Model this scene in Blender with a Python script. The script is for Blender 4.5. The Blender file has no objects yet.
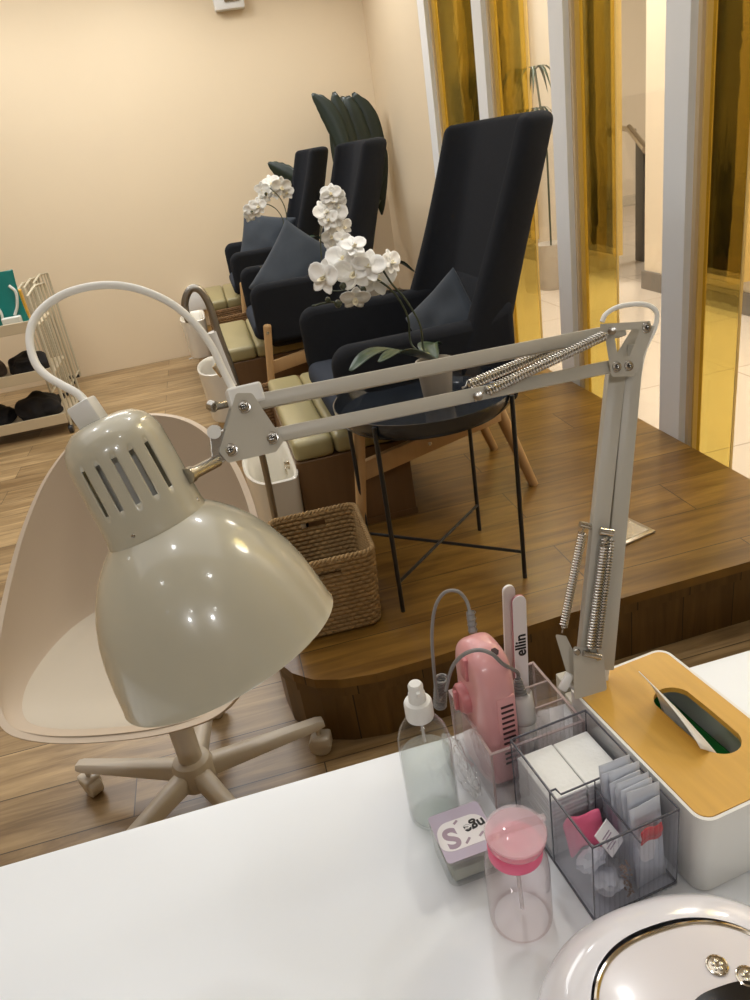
import bpy, bmesh, math, random
from mathutils import Vector, Matrix, noise
C = bpy.context.scene.collection
random.seed(7)
PI = math.pi
# ------------------------------------------------------------------ camera
F = 751.0; H = 1.29
Dn = Vector((257, 1558, F)).normalized()
Yc = Vector((-191, -330, F)); Yc = (Yc - Dn * Yc.dot(Dn)).normalized()
Xc = Dn.cross(Yc).normalized()
if Xc[0] < 0: Xc = -Xc
R = Matrix((Xc, Yc, -Dn))            # cam (x right, y down, z fwd) -> world
CAM = Vector((0, 0, H))
def ray(px, py): return R @ Vector((px - 375, py - 500, F))
def atz(px, py, z): d = ray(px, py); return CAM + d * ((z - H) / d.z)
def aty(px, py, y): d = ray(px, py); return CAM + d * (y / d.y)
def atx(px, py, x): d = ray(px, py); return CAM + d * (x / d.x)
def atd(px, py, d): return CAM + R @ Vector(((px - 375) * d / F, (py - 500) * d / F, d))
cam = bpy.data.cameras.new('camera'); co = bpy.data.objects.new('camera', cam); C.objects.link(co)
cam.sensor_fit = 'VERTICAL'; cam.sensor_height = 36; cam.lens = F / 1000 * 36; cam.clip_start = .02
bx = R @ Vector((1, 0, 0)); by = R @ Vector((0, -1, 0)); bz = R @ Vector((0, 0, -1))
M = Matrix((bx, by, bz)).transposed().to_4x4(); M.translation = CAM; co.matrix_world = M
bpy.context.scene.camera = co

# ------------------------------------------------------------------ materials
def lin(c):
    return tuple(((v / 255) / 12.92 if v / 255 <= .04045 else ((v / 255 + .055) / 1.055) ** 2.4) for v in c) + (1,)
MATS = {}
def newmat(name):
    m = bpy.data.materials.new(name); m.use_nodes = True; nt = m.node_tree; nt.nodes.clear()
    out = nt.nodes.new('ShaderNodeOutputMaterial'); return m, nt, out
def N(nt, t, **kw):
    n = nt.nodes.new(t)
    for k, v in kw.items(): setattr(n, k, v)
    return n
def pbr(name, col, rough=.5, metal=0, coat=0, var=.06, vscale=8, bump=0, bscale=200, sheen=0, stretch=(1, 1, 1), spec=.5, sss=0):
    m, nt, out = newmat(name); L = nt.links.new
    p = N(nt, 'ShaderNodeBsdfPrincipled'); L(p.outputs[0], out.inputs[0])
    p.inputs['Roughness'].default_value = rough; p.inputs['Metallic'].default_value = metal
    p.inputs['Coat Weight'].default_value = coat; p.inputs['Coat Roughness'].default_value = .08
    p.inputs['Specular IOR Level'].default_value = spec
    if sheen: p.inputs['Sheen Weight'].default_value = sheen; p.inputs['Sheen Roughness'].default_value = .5
    tc = N(nt, 'ShaderNodeTexCoord'); mp = N(nt, 'ShaderNodeMapping'); mp.inputs['Scale'].default_value = stretch
    L(tc.outputs['Object'], mp.inputs[0])
    nz = N(nt, 'ShaderNodeTexNoise'); nz.inputs['Scale'].default_value = vscale; nz.inputs['Detail'].default_value = 4
    L(mp.outputs[0], nz.inputs[0])
    mx = N(nt, 'ShaderNodeMix', data_type='RGBA'); c = lin(col)
    mx.inputs['A'].default_value = tuple(v * (1 - var) for v in c[:3]) + (1,)
    mx.inputs['B'].default_value = tuple(min(1, v * (1 + var)) for v in c[:3]) + (1,)
    L(nz.outputs[0], mx.inputs['Factor']); L(mx.outputs['Result'], p.inputs['Base Color'])
    if bump:
        n2 = N(nt, 'ShaderNodeTexNoise'); n2.inputs['Scale'].default_value = bscale; n2.inputs['Detail'].default_value = 3
        L(mp.outputs[0], n2.inputs[0])
        b = N(nt, 'ShaderNodeBump'); b.inputs['Strength'].default_value = bump; b.inputs['Distance'].default_value = .002
        L(n2.outputs[0], b.inputs['Height']); L(b.outputs[0], p.inputs['Normal'])
    MATS[name] = m; return m
def clear(name, tint, fmul=1.0, rough=.02, bump=0, bscale=30, ior=1.45, milky=0, mcol=(255, 255, 255)):
    """thin clear plastic: see-through with a fresnel reflection"""
    m, nt, out = newmat(name); L = nt.links.new
    t = N(nt, 'ShaderNodeBsdfTransparent'); t.inputs[0].default_value = tuple(tint) + (1,)
    g = N(nt, 'ShaderNodeBsdfGlossy'); g.inputs['Roughness'].default_value = rough
    fr = N(nt, 'ShaderNodeLayerWeight'); fr.inputs[0].default_value = .5
    pw = N(nt, 'ShaderNodeMath', operation='POWER'); pw.inputs[1].default_value = 4.0; L(fr.outputs['Facing'], pw.inputs[0])
    f0 = ((ior - 1) / (ior + 1)) ** 2
    mm = N(nt, 'ShaderNodeMath', operation='MULTIPLY_ADD'); mm.inputs[1].default_value = min(.9, .75 * fmul); mm.inputs[2].default_value = f0 * fmul; L(pw.outputs[0], mm.inputs[0])
    mx = N(nt, 'ShaderNodeMixShader'); L(mm.outputs[0], mx.inputs[0]); L(t.outputs[0], mx.inputs[1]); L(g.outputs[0], mx.inputs[2])
    last = mx
    if milky:
        d = N(nt, 'ShaderNodeBsdfDiffuse'); d.inputs[0].default_value = lin(mcol)
        m2 = N(nt, 'ShaderNodeMixShader'); m2.inputs[0].default_value = milky
        L(mx.outputs[0], m2.inputs[1]); L(d.outputs[0], m2.inputs[2]); last = m2
    L(last.outputs[0], out.inputs[0])
    if bump:
        tc = N(nt, 'ShaderNodeTexCoord'); nz = N(nt, 'ShaderNodeTexNoise'); nz.inputs['Scale'].default_value = bscale
        L(tc.outputs['Object'], nz.inputs[0]); b = N(nt, 'ShaderNodeBump'); b.inputs['Strength'].default_value = bump
        b.inputs['Distance'].default_value = .01
        L(nz.outputs[0], b.inputs['Height']); L(b.outputs[0], g.inputs['Normal']); L(b.outputs[0], fr.inputs['Normal'])
    MATS[name] = m; return m
def planks(name, c1, c2, plank=(1.2, .19), rough=.35, axis='xy', gap=.003, grain=1.0):
    m, nt, out = newmat(name); L = nt.links.new
    p = N(nt, 'ShaderNodeBsdfPrincipled'); L(p.outputs[0], out.inputs[0]); p.inputs['Roughness'].default_value = rough
    tc = N(nt, 'ShaderNodeTexCoord'); sp = N(nt, 'ShaderNodeSeparateXYZ'); L(tc.outputs['Object'], sp.inputs[0])
    cb = N(nt, 'ShaderNodeCombineXYZ')
    a, b_ = {'xy': (0, 1), 'zx': (2, 0)}[axis]
    if axis == 'zx':
        ad = N(nt, 'ShaderNodeMath', operation='ADD'); L(sp.outputs[0], ad.inputs[0]); L(sp.outputs[1], ad.inputs[1])
        L(sp.outputs[2], cb.inputs[0]); L(ad.outputs[0], cb.inputs[1])
    else:
        L(sp.outputs[a], cb.inputs[0]); L(sp.outputs[b_], cb.inputs[1])
    br = N(nt, 'ShaderNodeTexBrick'); br.offset = .37; br.inputs['Scale'].default_value = 1
    br.inputs['Brick Width'].default_value = plank[0]; br.inputs['Row Height'].default_value = plank[1]
    br.inputs['Mortar Size'].default_value = gap * .5; br.inputs['Mortar Smooth'].default_value = .1; br.inputs['Bias'].default_value = 0
    br.inputs['Color1'].default_value = (0, 0, 0, 1); br.inputs['Color2'].default_value = (1, 1, 1, 1); br.inputs['Mortar'].default_value = (.5, .5, .5, 1)
    L(cb.outputs[0], br.inputs[0])
    # grain
    mp = N(nt, 'ShaderNodeMapping'); mp.inputs['Scale'].default_value = (1.6, 17, 1); L(cb.outputs[0], mp.inputs[0])
    av = N(nt, 'ShaderNodeVectorMath', operation='MULTIPLY_ADD'); av.inputs[1].default_value = (7, 3, 5)
    L(br.outputs['Color'], av.inputs[0]); L(mp.outputs[0], av.inputs[2])
    nz = N(nt, 'ShaderNodeTexNoise'); nz.inputs['Scale'].default_value = 1.5; nz.inputs['Detail'].default_value = 7; nz.inputs['Distortion'].default_value = .8
    nz.inputs['Roughness'].default_value = .62
    L(av.outputs[0], nz.inputs[0])
    m1 = N(nt, 'ShaderNodeMath', operation='MULTIPLY_ADD'); m1.inputs[1].default_value = 2.1 * grain; m1.inputs[2].default_value = -.95 * grain
    L(nz.outputs[0], m1.inputs[0])
    sv = N(nt, 'ShaderNodeSeparateColor'); L(br.outputs['Color'], sv.inputs[0])
    m2 = N(nt, 'ShaderNodeMath', operation='MULTIPLY_ADD'); m2.inputs[1].default_value = .42; L(sv.outputs[0], m2.inputs[0]); L(m1.outputs[0], m2.inputs[2]); m2.use_clamp = True
    mx = N(nt, 'ShaderNodeMix', data_type='RGBA'); mx.inputs['A'].default_value = lin(c1); mx.inputs['B'].default_value = lin(c2)
    L(m2.outputs[0], mx.inputs['Factor'])
    m3 = N(nt, 'ShaderNodeMix', data_type='RGBA'); m3.inputs['B'].default_value = lin(tuple(v * .55 for v in c1))
    L(br.outputs['Fac'], m3.inputs['Factor']); L(mx.outputs['Result'], m3.inputs['A']); L(m3.outputs['Result'], p.inputs['Base Color'])
    b = N(nt, 'ShaderNodeBump'); b.inputs['Strength'].default_value = .15; b.inputs['Distance'].default_value = .002; L(nz.outputs[0], b.inputs['Height'])
    L(b.outputs[0], p.inputs['Normal'])
    MATS[name] = m; return m
def goldfilm(name):
    m, nt, out = newmat(name); L = nt.links.new
    tc = N(nt, 'ShaderNodeTexCoord'); nz = N(nt, 'ShaderNodeTexNoise'); nz.inputs['Scale'].default_value = 3.2; nz.inputs['Detail'].default_value = 3; nz.inputs['Distortion'].default_value = 1.5
    L(tc.outputs['Object'], nz.inputs[0])
    b = N(nt, 'ShaderNodeBump'); b.inputs['Strength'].default_value = .35; b.inputs['Distance'].default_value = .02; L(nz.outputs[0], b.inputs['Height'])
    g = N(nt, 'ShaderNodeBsdfGlossy'); g.inputs[0].default_value = lin((214, 184, 92)); g.inputs['Roughness'].default_value = .06; L(b.outputs[0], g.inputs['Normal'])
    rf = N(nt, 'ShaderNodeBsdfRefraction'); rf.inputs[0].default_value = lin((248, 238, 184)); rf.inputs['IOR'].default_value = 1.02; rf.inputs['Roughness'].default_value = .03
    L(b.outputs[0], rf.inputs['Normal'])
    t = N(nt, 'ShaderNodeBsdfTransparent'); t.inputs[0].default_value = lin((248, 238, 184))
    m1 = N(nt, 'ShaderNodeMixShader'); m1.inputs[0].default_value = .45; L(t.outputs[0], m1.inputs[1]); L(rf.outputs[0], m1.inputs[2])
    mx = N(nt, 'ShaderNodeMixShader'); mx.inputs[0].default_value = .05; L(m1.outputs[0], mx.inputs[1]); L(g.outputs[0], mx.inputs[2]); L(mx.outputs[0], out.inputs[0])
    MATS[name] = m; return m
def bronze(name):  # near-black mottling for the added panels that darken the gold film
    m, nt, out = newmat(name); L = nt.links.new
    p = N(nt, 'ShaderNodeBsdfPrincipled'); L(p.outputs[0], out.inputs[0]); p.inputs['Roughness'].default_value = .7; p.inputs['Specular IOR Level'].default_value = .1
    tc = N(nt, 'ShaderNodeTexCoord'); nz = N(nt, 'ShaderNodeTexNoise'); nz.inputs['Scale'].default_value = 2.4; nz.inputs['Detail'].default_value = 5; nz.inputs['Distortion'].default_value = 1.2
    L(tc.outputs['Object'], nz.inputs[0]); cr = N(nt, 'ShaderNodeValToRGB'); L(nz.outputs[0], cr.inputs[0])
    e = cr.color_ramp.elements; e[0].position = .38; e[0].color = lin((10, 8, 4)); e[1].position = .68; e[1].color = lin((44, 37, 18))
    x = cr.color_ramp.elements.new(.5); x.color = lin((16, 13, 6))
    L(cr.outputs[0], p.inputs['Base Color'])
    MATS[name] = m; return m

pbr('wall', (222, 203, 172), .85, var=.03, vscale=2, bump=.1, bscale=120)
pbr('ceiling', (235, 230, 222), .9, var=.02)
planks('floor_wood', (122, 97, 64), (198, 168, 122), (1.2, .17), .33)
planks('platform_wood', (98, 68, 27), (154, 116, 53), (1.2, .19), .30)
planks('riser_wood', (84, 60, 27), (130, 98, 50), (2.0, .15), .42, axis='zx', grain=.9)
pbr('bench_wood', (104, 76, 46), .45, var=.28, vscale=5, stretch=(6, 6, .5))
pbr('desk_white', (232, 235, 238), .3, var=.01)
pbr('lamp_paint', (186, 180, 160), .26, var=.01, coat=.6)
pbr('lamp_arm', (186, 180, 166), .35, var=.02)
pbr('steel', (190, 186, 178), .25, metal=1, var=.04)
pbr('dark_steel', (158, 152, 142), .36, metal=1, var=.08)
pbr('spring', (196, 192, 184), .25, metal=1, var=.05)
pbr('bolt_recess', (45, 42, 38), .6)
pbr('white_plastic', (226, 224, 218), .35, var=.01)
pbr('cable_white', (238, 235, 226), .45, var=.01)
pbr('shell_cream', (194, 176, 154), .55, var=.02, bump=.05, bscale=400)
pbr('pad_cream', (204, 192, 172), .6, var=.02, bump=.1, bscale=500)
pbr('base_white', (206, 196, 180), .35, var=.02)
pbr('rubber', (70, 66, 62), .6, var=.1)
pbr('charcoal', (35, 36, 39), 1.0, var=.12, vscale=60, bump=.35, bscale=700, spec=.15)
pbr('charcoal_seat', (48, 52, 60), 1.0, var=.1, vscale=60, bump=.3, bscale=700, spec=.15)
pbr('pillow_cloth', (50, 56, 63), .9, var=.1, vscale=40, bump=.3, bscale=600, sheen=.08)
pbr('birch', (190, 152, 104), .45, var=.12, vscale=6, stretch=(8, 8, 1))
pbr('black_metal', (22, 24, 28), .4, var=.1, coat=.2)
pbr('tray_black', (34, 38, 44), .22, var=.05, coat=.5)
pbr('seagrass', (150, 120, 76), .75, var=.38, vscale=45, bump=.5, bscale=300, stretch=(1, 1, 2))
pbr('seagrass_dark', (126, 94, 58), .8, var=.35, vscale=45, bump=.5, bscale=300)
pbr('ceramic', (226, 220, 206), .25, var=.02, coat=.3)
pbr('olive_leather', (150, 138, 96), .38, var=.05, vscale=5, bump=.12, bscale=90)
pbr('petal', (250, 248, 242), .6, var=.04, vscale=30)
pbr('petal_cream', (236, 226, 196), .6, var=.05, vscale=30)
pbr('leaf', (38, 58, 36), .38, var=.25, vscale=10, stretch=(1, 6, 1))
pbr('leaf_big', (22, 34, 22), .4, var=.25, vscale=8, stretch=(1, 1, 5))
pbr('bud', (62, 66, 44), .5, var=.2, vscale=60)
pbr('stem_green', (64, 70, 50), .55, var=.2, vscale=40)
pbr('pot_grey', (176, 166, 150), .5, var=.04)
pbr('post_white', (234, 234, 232), .45, var=.015, vscale=3)
pbr('trim_cream', (214, 190, 150), .45, var=.03)
pbr('gold_edge', (224, 192, 116), .4, metal=.25, var=.05)
pbr('copper_edge', (120, 78, 50), .35, metal=.5, var=.1)
pbr('outside_wall', (240, 226, 202), .7, var=.02)
pbr('skirt_grey', (128, 122, 114), .4, var=.05)
pbr('grey_panel', (110, 108, 104), .5, var=.08)
pbr('bamboo', (208, 160, 70), .38, var=.14, vscale=9, stretch=(14, 1.2, 4))
pbr('box_white', (228, 226, 220), .38, var=.01)
pbr('tissue', (240, 236, 226), .9, var=.01)
pbr('green_in', (14, 120, 44), .5, var=.08, vscale=20)
pbr('pink_plastic', (222, 160, 160), .3, var=.03, coat=.3)
pbr('pink_dark', (196, 120, 122), .35, var=.04)
pbr('slot_dark', (60, 34, 36), .6)
pbr('pink_hot', (240, 110, 146), .35, var=.04)
pbr('grey_cable', (128, 126, 124), .5, var=.04)
pbr('pads', (240, 240, 236), .9, var=.015, bump=.3, bscale=250)
pbr('file_grit', (214, 204, 196), .9, var=.06, vscale=300)
pbr('file_pink', (186, 120, 130), .6, var=.05)
pbr('ink_black', (28, 26, 28), .6)
pbr('label_white', (236, 232, 232), .5, var=.01)
pbr('label_mauve', (190, 178, 196), .5, var=.05)
pbr('ink_mauve', (166, 146, 160), .6, var=.08)
pbr('grey_goods', (176, 178, 168), .7, var=.15, vscale=60)
pbr('red_wrap', (214, 36, 34), .35, var=.12, vscale=60)
pbr('bead_brown', (150, 118, 90), .6, var=.3, vscale=200)
pbr('uv_white', (224, 222, 226), .14, var=.005, coat=.6)
pbr('uv_deck', (216, 210, 210), .22, var=.01, coat=.2)
pbr('chrome', (214, 206, 192), .1, metal=1, var=.02)
pbr('display_black', (10, 10, 12), .08, var=.02, coat=.8)
pbr('trolley_wood', (200, 184, 154), .5, var=.05)
pbr('trolley_wire', (196, 186, 160), .45, var=.06)
pbr('teal_pack', (20, 118, 110), .35, var=.12, vscale=30)
pbr('pack_pale', (216, 216, 206), .45, var=.1, vscale=30)
pbr('pack_yellow', (214, 160, 50), .45, var=.1, vscale=30)
pbr('black_cloth', (26, 24, 26), .8, var=.3, vscale=40, bump=.5, bscale=60)
pbr('taupe_goods', (120, 104, 92), .7, var=.3, vscale=30)
pbr('plate_steel', (176, 166, 150), .35, metal=.8, var=.05)
clear('acrylic', (.96, .95, .95), 1.1, milky=.05)
clear('acrylic_edge', (.78, .72, .7), 1.6, milky=.45, mcol=(226, 206, 202))
clear('smoky', (.945, .945, .96), 1.0, milky=.02, mcol=(150, 150, 160))
clear('smoky_rib', (.90, .90, .93), 3.0, milky=.07, mcol=(190, 190, 198))
pbr('smoky_edge', (84, 84, 92), .2, var=.1, coat=.6)
clear('bottle_clear', (.95, .96, .955), 1.3, ior=1.45)
clear('bottle_pinkish', (.96, .915, .915), 1.3, milky=.04, mcol=(236, 214, 210))
clear('liquid', (.93, .95, .94), .9, ior=1.33, milky=.14, mcol=(228, 232, 226))
clear('pump_pink', (.985, .84, .88), 1.5, milky=.30, mcol=(250, 200, 212))
clear('lid_clear', (.99, .95, .96), 1.6, milky=.16, mcol=(255, 240, 244))
clear('frost', (.95, .94, .94), 1.0, rough=.2, milky=.35, mcol=(236, 234, 232))
clear('sachet_film', (.88, .9, .93), 1.4, rough=.12, milky=.6, mcol=(240, 243, 250), bump=.5, bscale=120)
clear('wrap_film', (.97, .97, .97), 2.2, rough=.05, milky=.05, bump=1.0, bscale=90)
clear('window_glass', (.97, .97, .96), .7, rough=.0)
goldfilm('gold_film'); bronze('bronze_panel')
# corridor tiles
m, nt, out = newmat('outside_tile'); L = nt.links.new
p = N(nt, 'ShaderNodeBsdfPrincipled'); L(p.outputs[0], out.inputs[0]); p.inputs['Roughness'].default_value = .12
tc = N(nt, 'ShaderNodeTexCoord'); br = N(nt, 'ShaderNodeTexBrick'); br.offset = 0; br.inputs['Scale'].default_value = 1
br.inputs['Brick Width'].default_value = .8; br.inputs['Row Height'].default_value = .8; br.inputs['Mortar Size'].default_value = .004
br.inputs['Color1'].default_value = lin((214, 200, 182)); br.inputs['Color2'].default_value = lin((206, 192, 174)); br.inputs['Mortar'].default_value = lin((170, 158, 142))
L(tc.outputs['Object'], br.inputs[0]); L(br.outputs[0], p.inputs['Base Color']); MATS['outside_tile'] = m

# ------------------------------------------------------------------ mesh builder
class B:
    def __init__(s): s.bm = bmesh.new(); s.mi = 0
    def face(s, vs):
        try: f = s.bm.faces.new(vs); f.material_index = s.mi; return f
        except ValueError: return None
    def box(s, c, d, M=None, bev=0, seg=2):
        t = bmesh.new(); bmesh.ops.create_cube(t, size=1)
        bmesh.ops.scale(t, vec=d, verts=t.verts)
        if bev: bmesh.ops.bevel(t, geom=t.edges[:], offset=bev, segments=seg, profile=.5, affect='EDGES')
        bmesh.ops.translate(t, vec=c, verts=t.verts)
        s.add(t, M)
    def add(s, t, M=None):
        if M is not None: bmesh.ops.transform(t, matrix=M, verts=t.verts)
        mp = {}
        for v in t.verts: mp[v] = s.bm.verts.new(v.co)
        for f in t.faces: s.face([mp[v] for v in f.verts])
        t.free()
    def grid(s, P, wu=False, wv=False):
        nu, nv = len(P), len(P[0]); V = [[s.bm.verts.new(p) for p in r] for r in P]
        for i in range(nu if wu else nu - 1):
            for j in range(nv if wv else nv - 1):
                s.face([V[i][j], V[(i + 1) % nu][j], V[(i + 1) % nu][(j + 1) % nv], V[i][(j + 1) % nv]])
        return V
    def tube(s, pts, r, n=10, caps=True):
        pts = [Vector(p) for p in pts]; rr = r if isinstance(r, (list, tuple)) else [r] * len(pts)
        t0 = (pts[1] - pts[0]).normalized(); up = Vector((0, 0, 1)) if abs(t0.z) < .9 else Vector((1, 0, 0))
        nrm = t0.cross(up).normalized(); rings = []
        for i, p in enumerate(pts):
            t = (pts[min(i + 1, len(pts) - 1)] - pts[max(i - 1, 0)]).normalized()
            nrm = (nrm - t * nrm.dot(t))
            nrm = nrm.normalized() if nrm.length > 1e-6 else t.orthogonal().normalized()
            bn = t.cross(nrm)
            rings.append([p + (nrm * math.cos(a) + bn * math.sin(a)) * rr[i] for a in [2 * PI * k / n for k in range(n)]])
        V = s.grid(rings, wv=True)
        if caps: s.face(V[0][::-1]); s.face(V[-1])
    def lathe(s, prof, n=40, M=None, cap0=False, cap1=False, skip=None):
        P = [[Vector((r * math.cos(2 * PI * k / n), r * math.sin(2 * PI * k / n), z)) for k in range(n)] for r, z in prof]
        if M is not None: P = [[M @ p for p in r] for r in P]
        V = [[s.bm.verts.new(p) for p in r] for r in P]
        for i in range(len(V) - 1):
            for j in range(n):
                if skip and skip(i, j): continue
                s.face([V[i][j], V[i][(j + 1) % n], V[i + 1][(j + 1) % n], V[i + 1][j]])
        if cap0: s.face(V[0][::-1])
        if cap1: s.face(V[-1])
    def bar(s, a, b, w, h, up=(0, 0, 1), bev=.0):
        a, b = Vector(a), Vector(b); z = (b - a); L = z.length; z.normalize(); x = Vector(up).cross(z)
        x = x.normalized() if x.length > 1e-5 else z.orthogonal().normalized(); y = z.cross(x)
        M = Matrix((x, y, z)).transposed().to_4x4(); M.translation = (a + b) / 2
        s.box((0, 0, 0), (w, h, L), M, bev)
    def prism(s, pts, z0, z1, M=None, bev=0, seg=3):
        t = bmesh.new(); v = [t.verts.new((x, y, z0)) for x, y in pts]; f = t.faces.new(v)
        r = bmesh.ops.extrude_face_region(t, geom=[f]); vs = [g for g in r['geom'] if isinstance(g, bmesh.types.BMVert)]
        bmesh.ops.translate(t, vec=(0, 0, z1 - z0), verts=vs)
        bmesh.ops.recalc_face_normals(t, faces=t.faces)
        if bev:
            ed = [e for e in t.edges if abs(e.verts[0].co.z - e.verts[1].co.z) < 1e-7]
            bmesh.ops.bevel(t, geom=ed, offset=bev, segments=seg, profile=.5, affect='EDGES')
        s.add(t, M)
    def build(s, name, mats, parent=None, loc=None, smooth=True, mods=(), angle=40):
        me = bpy.data.meshes.new(name)
        root = parent
        if loc is None and root is not None: loc_off = offs(root)
        else: loc_off = Vector(loc) if loc is not None else Vector((0, 0, 0))
        bmesh.ops.remove_doubles(s.bm, verts=s.bm.verts, dist=1e-6)
        bmesh.ops.recalc_face_normals(s.bm, faces=s.bm.faces)
        if loc_off.length: bmesh.ops.translate(s.bm, vec=-loc_off, verts=s.bm.verts)
        s.bm.to_mesh(me); s.bm.free()
        for mm in (mats if isinstance(mats, (list, tuple)) else [mats]): me.materials.append(MATS[mm])
        if smooth:
            me.polygons.foreach_set('use_smooth', [True] * len(me.polygons))
            try: me.set_sharp_from_angle(angle=math.radians(angle))
            except Exception: pass
        o = bpy.data.objects.new(name, me); C.objects.link(o)
        if root is not None: o.parent = root
        elif loc is not None: o.location = loc
        for t, kw in mods:
            md = o.modifiers.new(t.lower(), t)
            for k, v in kw.items(): setattr(md, k, v)
        return o
def offs(o):
    v = Vector((0, 0, 0))
    while o is not None:
        v += Vector(o.get('_w', (0, 0, 0))); o = o.parent
    return v
def tag(o, label, cat, group=None, kind=None):
    o['label'] = label; o['category'] = cat
    if group: o['group'] = group
    if kind: o['kind'] = kind
    return o
def thing(name, label, cat, loc=(0, 0, 0), rz=0, group=None, world=False):
    """Empty at base; world=True: its parts are given in world coordinates"""
    o = bpy.data.objects.new(name, None); C.objects.link(o); o.location = loc; o.rotation_euler = (0, 0, rz); o.empty_display_size = .05
    if world: o['_w'] = tuple(loc)
    return tag(o, label, cat, group)
def struct(o): o['kind'] = 'structure'; return o
KIDS = {}
def copy_tree(o, parent=None):
    c = o.copy(); C.objects.link(c); c.parent = parent
    for ch in [x for x in bpy.data.objects if x.parent == o]: copy_tree(ch, c)
    return c
def rrect(w, h, r, n=6, cx=0, cy=0):
    pts = []
    for sx, sy, a0 in ((1, 1, 0), (-1, 1, PI / 2), (-1, -1, PI), (1, -1, 1.5 * PI)):
        for k in range(n + 1):
            a = a0 + PI / 2 * k / n
            pts.append((cx + sx * (w / 2 - r) + r * math.cos(a), cy + sy * (h / 2 - r) + r * math.sin(a)))
    return pts
def spline(pts, n=12):
    pts = [Vector(p) for p in pts]; P = [pts[0] * 2 - pts[1]] + pts + [pts[-1] * 2 - pts[-2]]; out = []
    for i in range(1, len(P) - 2):
        for k in range(n):
            t = k / n; a, b, c, d = P[i - 1], P[i], P[i + 1], P[i + 2]
            out.append(.5 * ((2 * b) + (c - a) * t + (2 * a - 5 * b + 4 * c - d) * t * t + (3 * b - a - 3 * c + d) * t ** 3))
    out.append(pts[-1]); return out
def axisM(p, z, xh=None):
    z = Vector(z).normalized(); xh = Vector(xh) if xh is not None else Vector((1, 0, 0))
    if abs(xh.normalized().dot(z)) > .97: xh = Vector((0, 1, 0))
    y = z.cross(xh).normalized(); x = y.cross(z)
    M = Matrix((x, y, z)).transposed().to_4x4(); M.translation = Vector(p); return M
def text_mesh(name, body, size, M, mat, parent, extrude=.0002, bold=0, world=True):
    cu = bpy.data.curves.new(name, 'FONT'); cu.body = body; cu.size = size; cu.extrude = extrude; cu.align_x = 'CENTER'; cu.align_y = 'CENTER'; cu.offset = bold
    o = bpy.data.objects.new(name, cu); C.objects.link(o)
    dg = bpy.context.evaluated_depsgraph_get(); me = bpy.data.meshes.new_from_object(o.evaluated_get(dg))
    bpy.data.objects.remove(o); bpy.data.curves.remove(cu)
    me.transform(M)
    if world: me.transform(Matrix.Translation(-offs(parent)))
    me.materials.clear(); me.materials.append(MATS[mat])
    ob = bpy.data.objects.new(name, me); C.objects.link(ob); ob.parent = parent; return ob
def cyl(b, p, q, r, n=20): b.tube([p, q], r, n)

SUB1 = [('SUBSURF', dict(levels=1, render_levels=1))]
SUB2 = [('SUBSURF', dict(levels=2, render_levels=2))]

# ================================================================== ROOM
HP = .20                                              # platform height
b = B(); b.box((-1.25, 1.6, -.05), (5.6, 9.0, .1)); struct(b.build('floor', 'floor_wood', smooth=False))
b = B(); b.box((-1.25, 1.6, 2.85), (5.6, 9.0, .1)); struct(b.build('ceiling', 'ceiling', smooth=False))
b = B(); b.box((-1.25, 6.0, 1.4), (5.6, .1, 2.8)); struct(b.build('wall_back', 'wall', smooth=False))
b = B(); b.box((-4.05, 1.6, 1.4), (.1, 9.0, 2.8)); struct(b.build('wall_left', 'wall', smooth=False))
b = B(); b.box((-1.25, -2.9, 1.4), (5.6, .1, 2.8)); struct(b.build('wall_front', 'wall', smooth=False))
# solid end of the right wall, between the back corner and the first white post
b = B(); b.box((1.49, 5.32, 1.4), (.10, 1.26, 2.8)); struct(b.build('wall_right', 'wall', smooth=False))
# platform with rounded corner
e = [(1.44, 1.42), (.62, 1.40), (.30, 1.375)]
cor = [(.16, 1.372), (.08, 1.385), (.02, 1.41), (-.025, 1.455), (-.055, 1.52), (-.066, 1.60)]
out_ = e + cor + [(-.10, 3.2), (-.19, 5.0), (-.235, 5.95), (1.44, 5.95)]
b = B(); b.prism(out_, HP - .025, HP)
struct(b.build('floor_platform', 'platform_wood', smooth=False))
ctr = Vector((.8, 3.6))
inn = [((Vector(q) - ctr) * .992 + ctr) for q in out_]
b = B(); b.prism([(q.x, q.y) for q in inn], 0.0, HP - .025)
struct(b.build('trim_1', 'riser_wood', smooth=False))
b = B(); b.prism([(q.x, q.y) for q in [((Vector(p_) - ctr) * .997 + ctr) for p_ in out_]], HP - .055, HP - .0255)
struct(b.build('trim_2', 'riser_wood', smooth=False))

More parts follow.
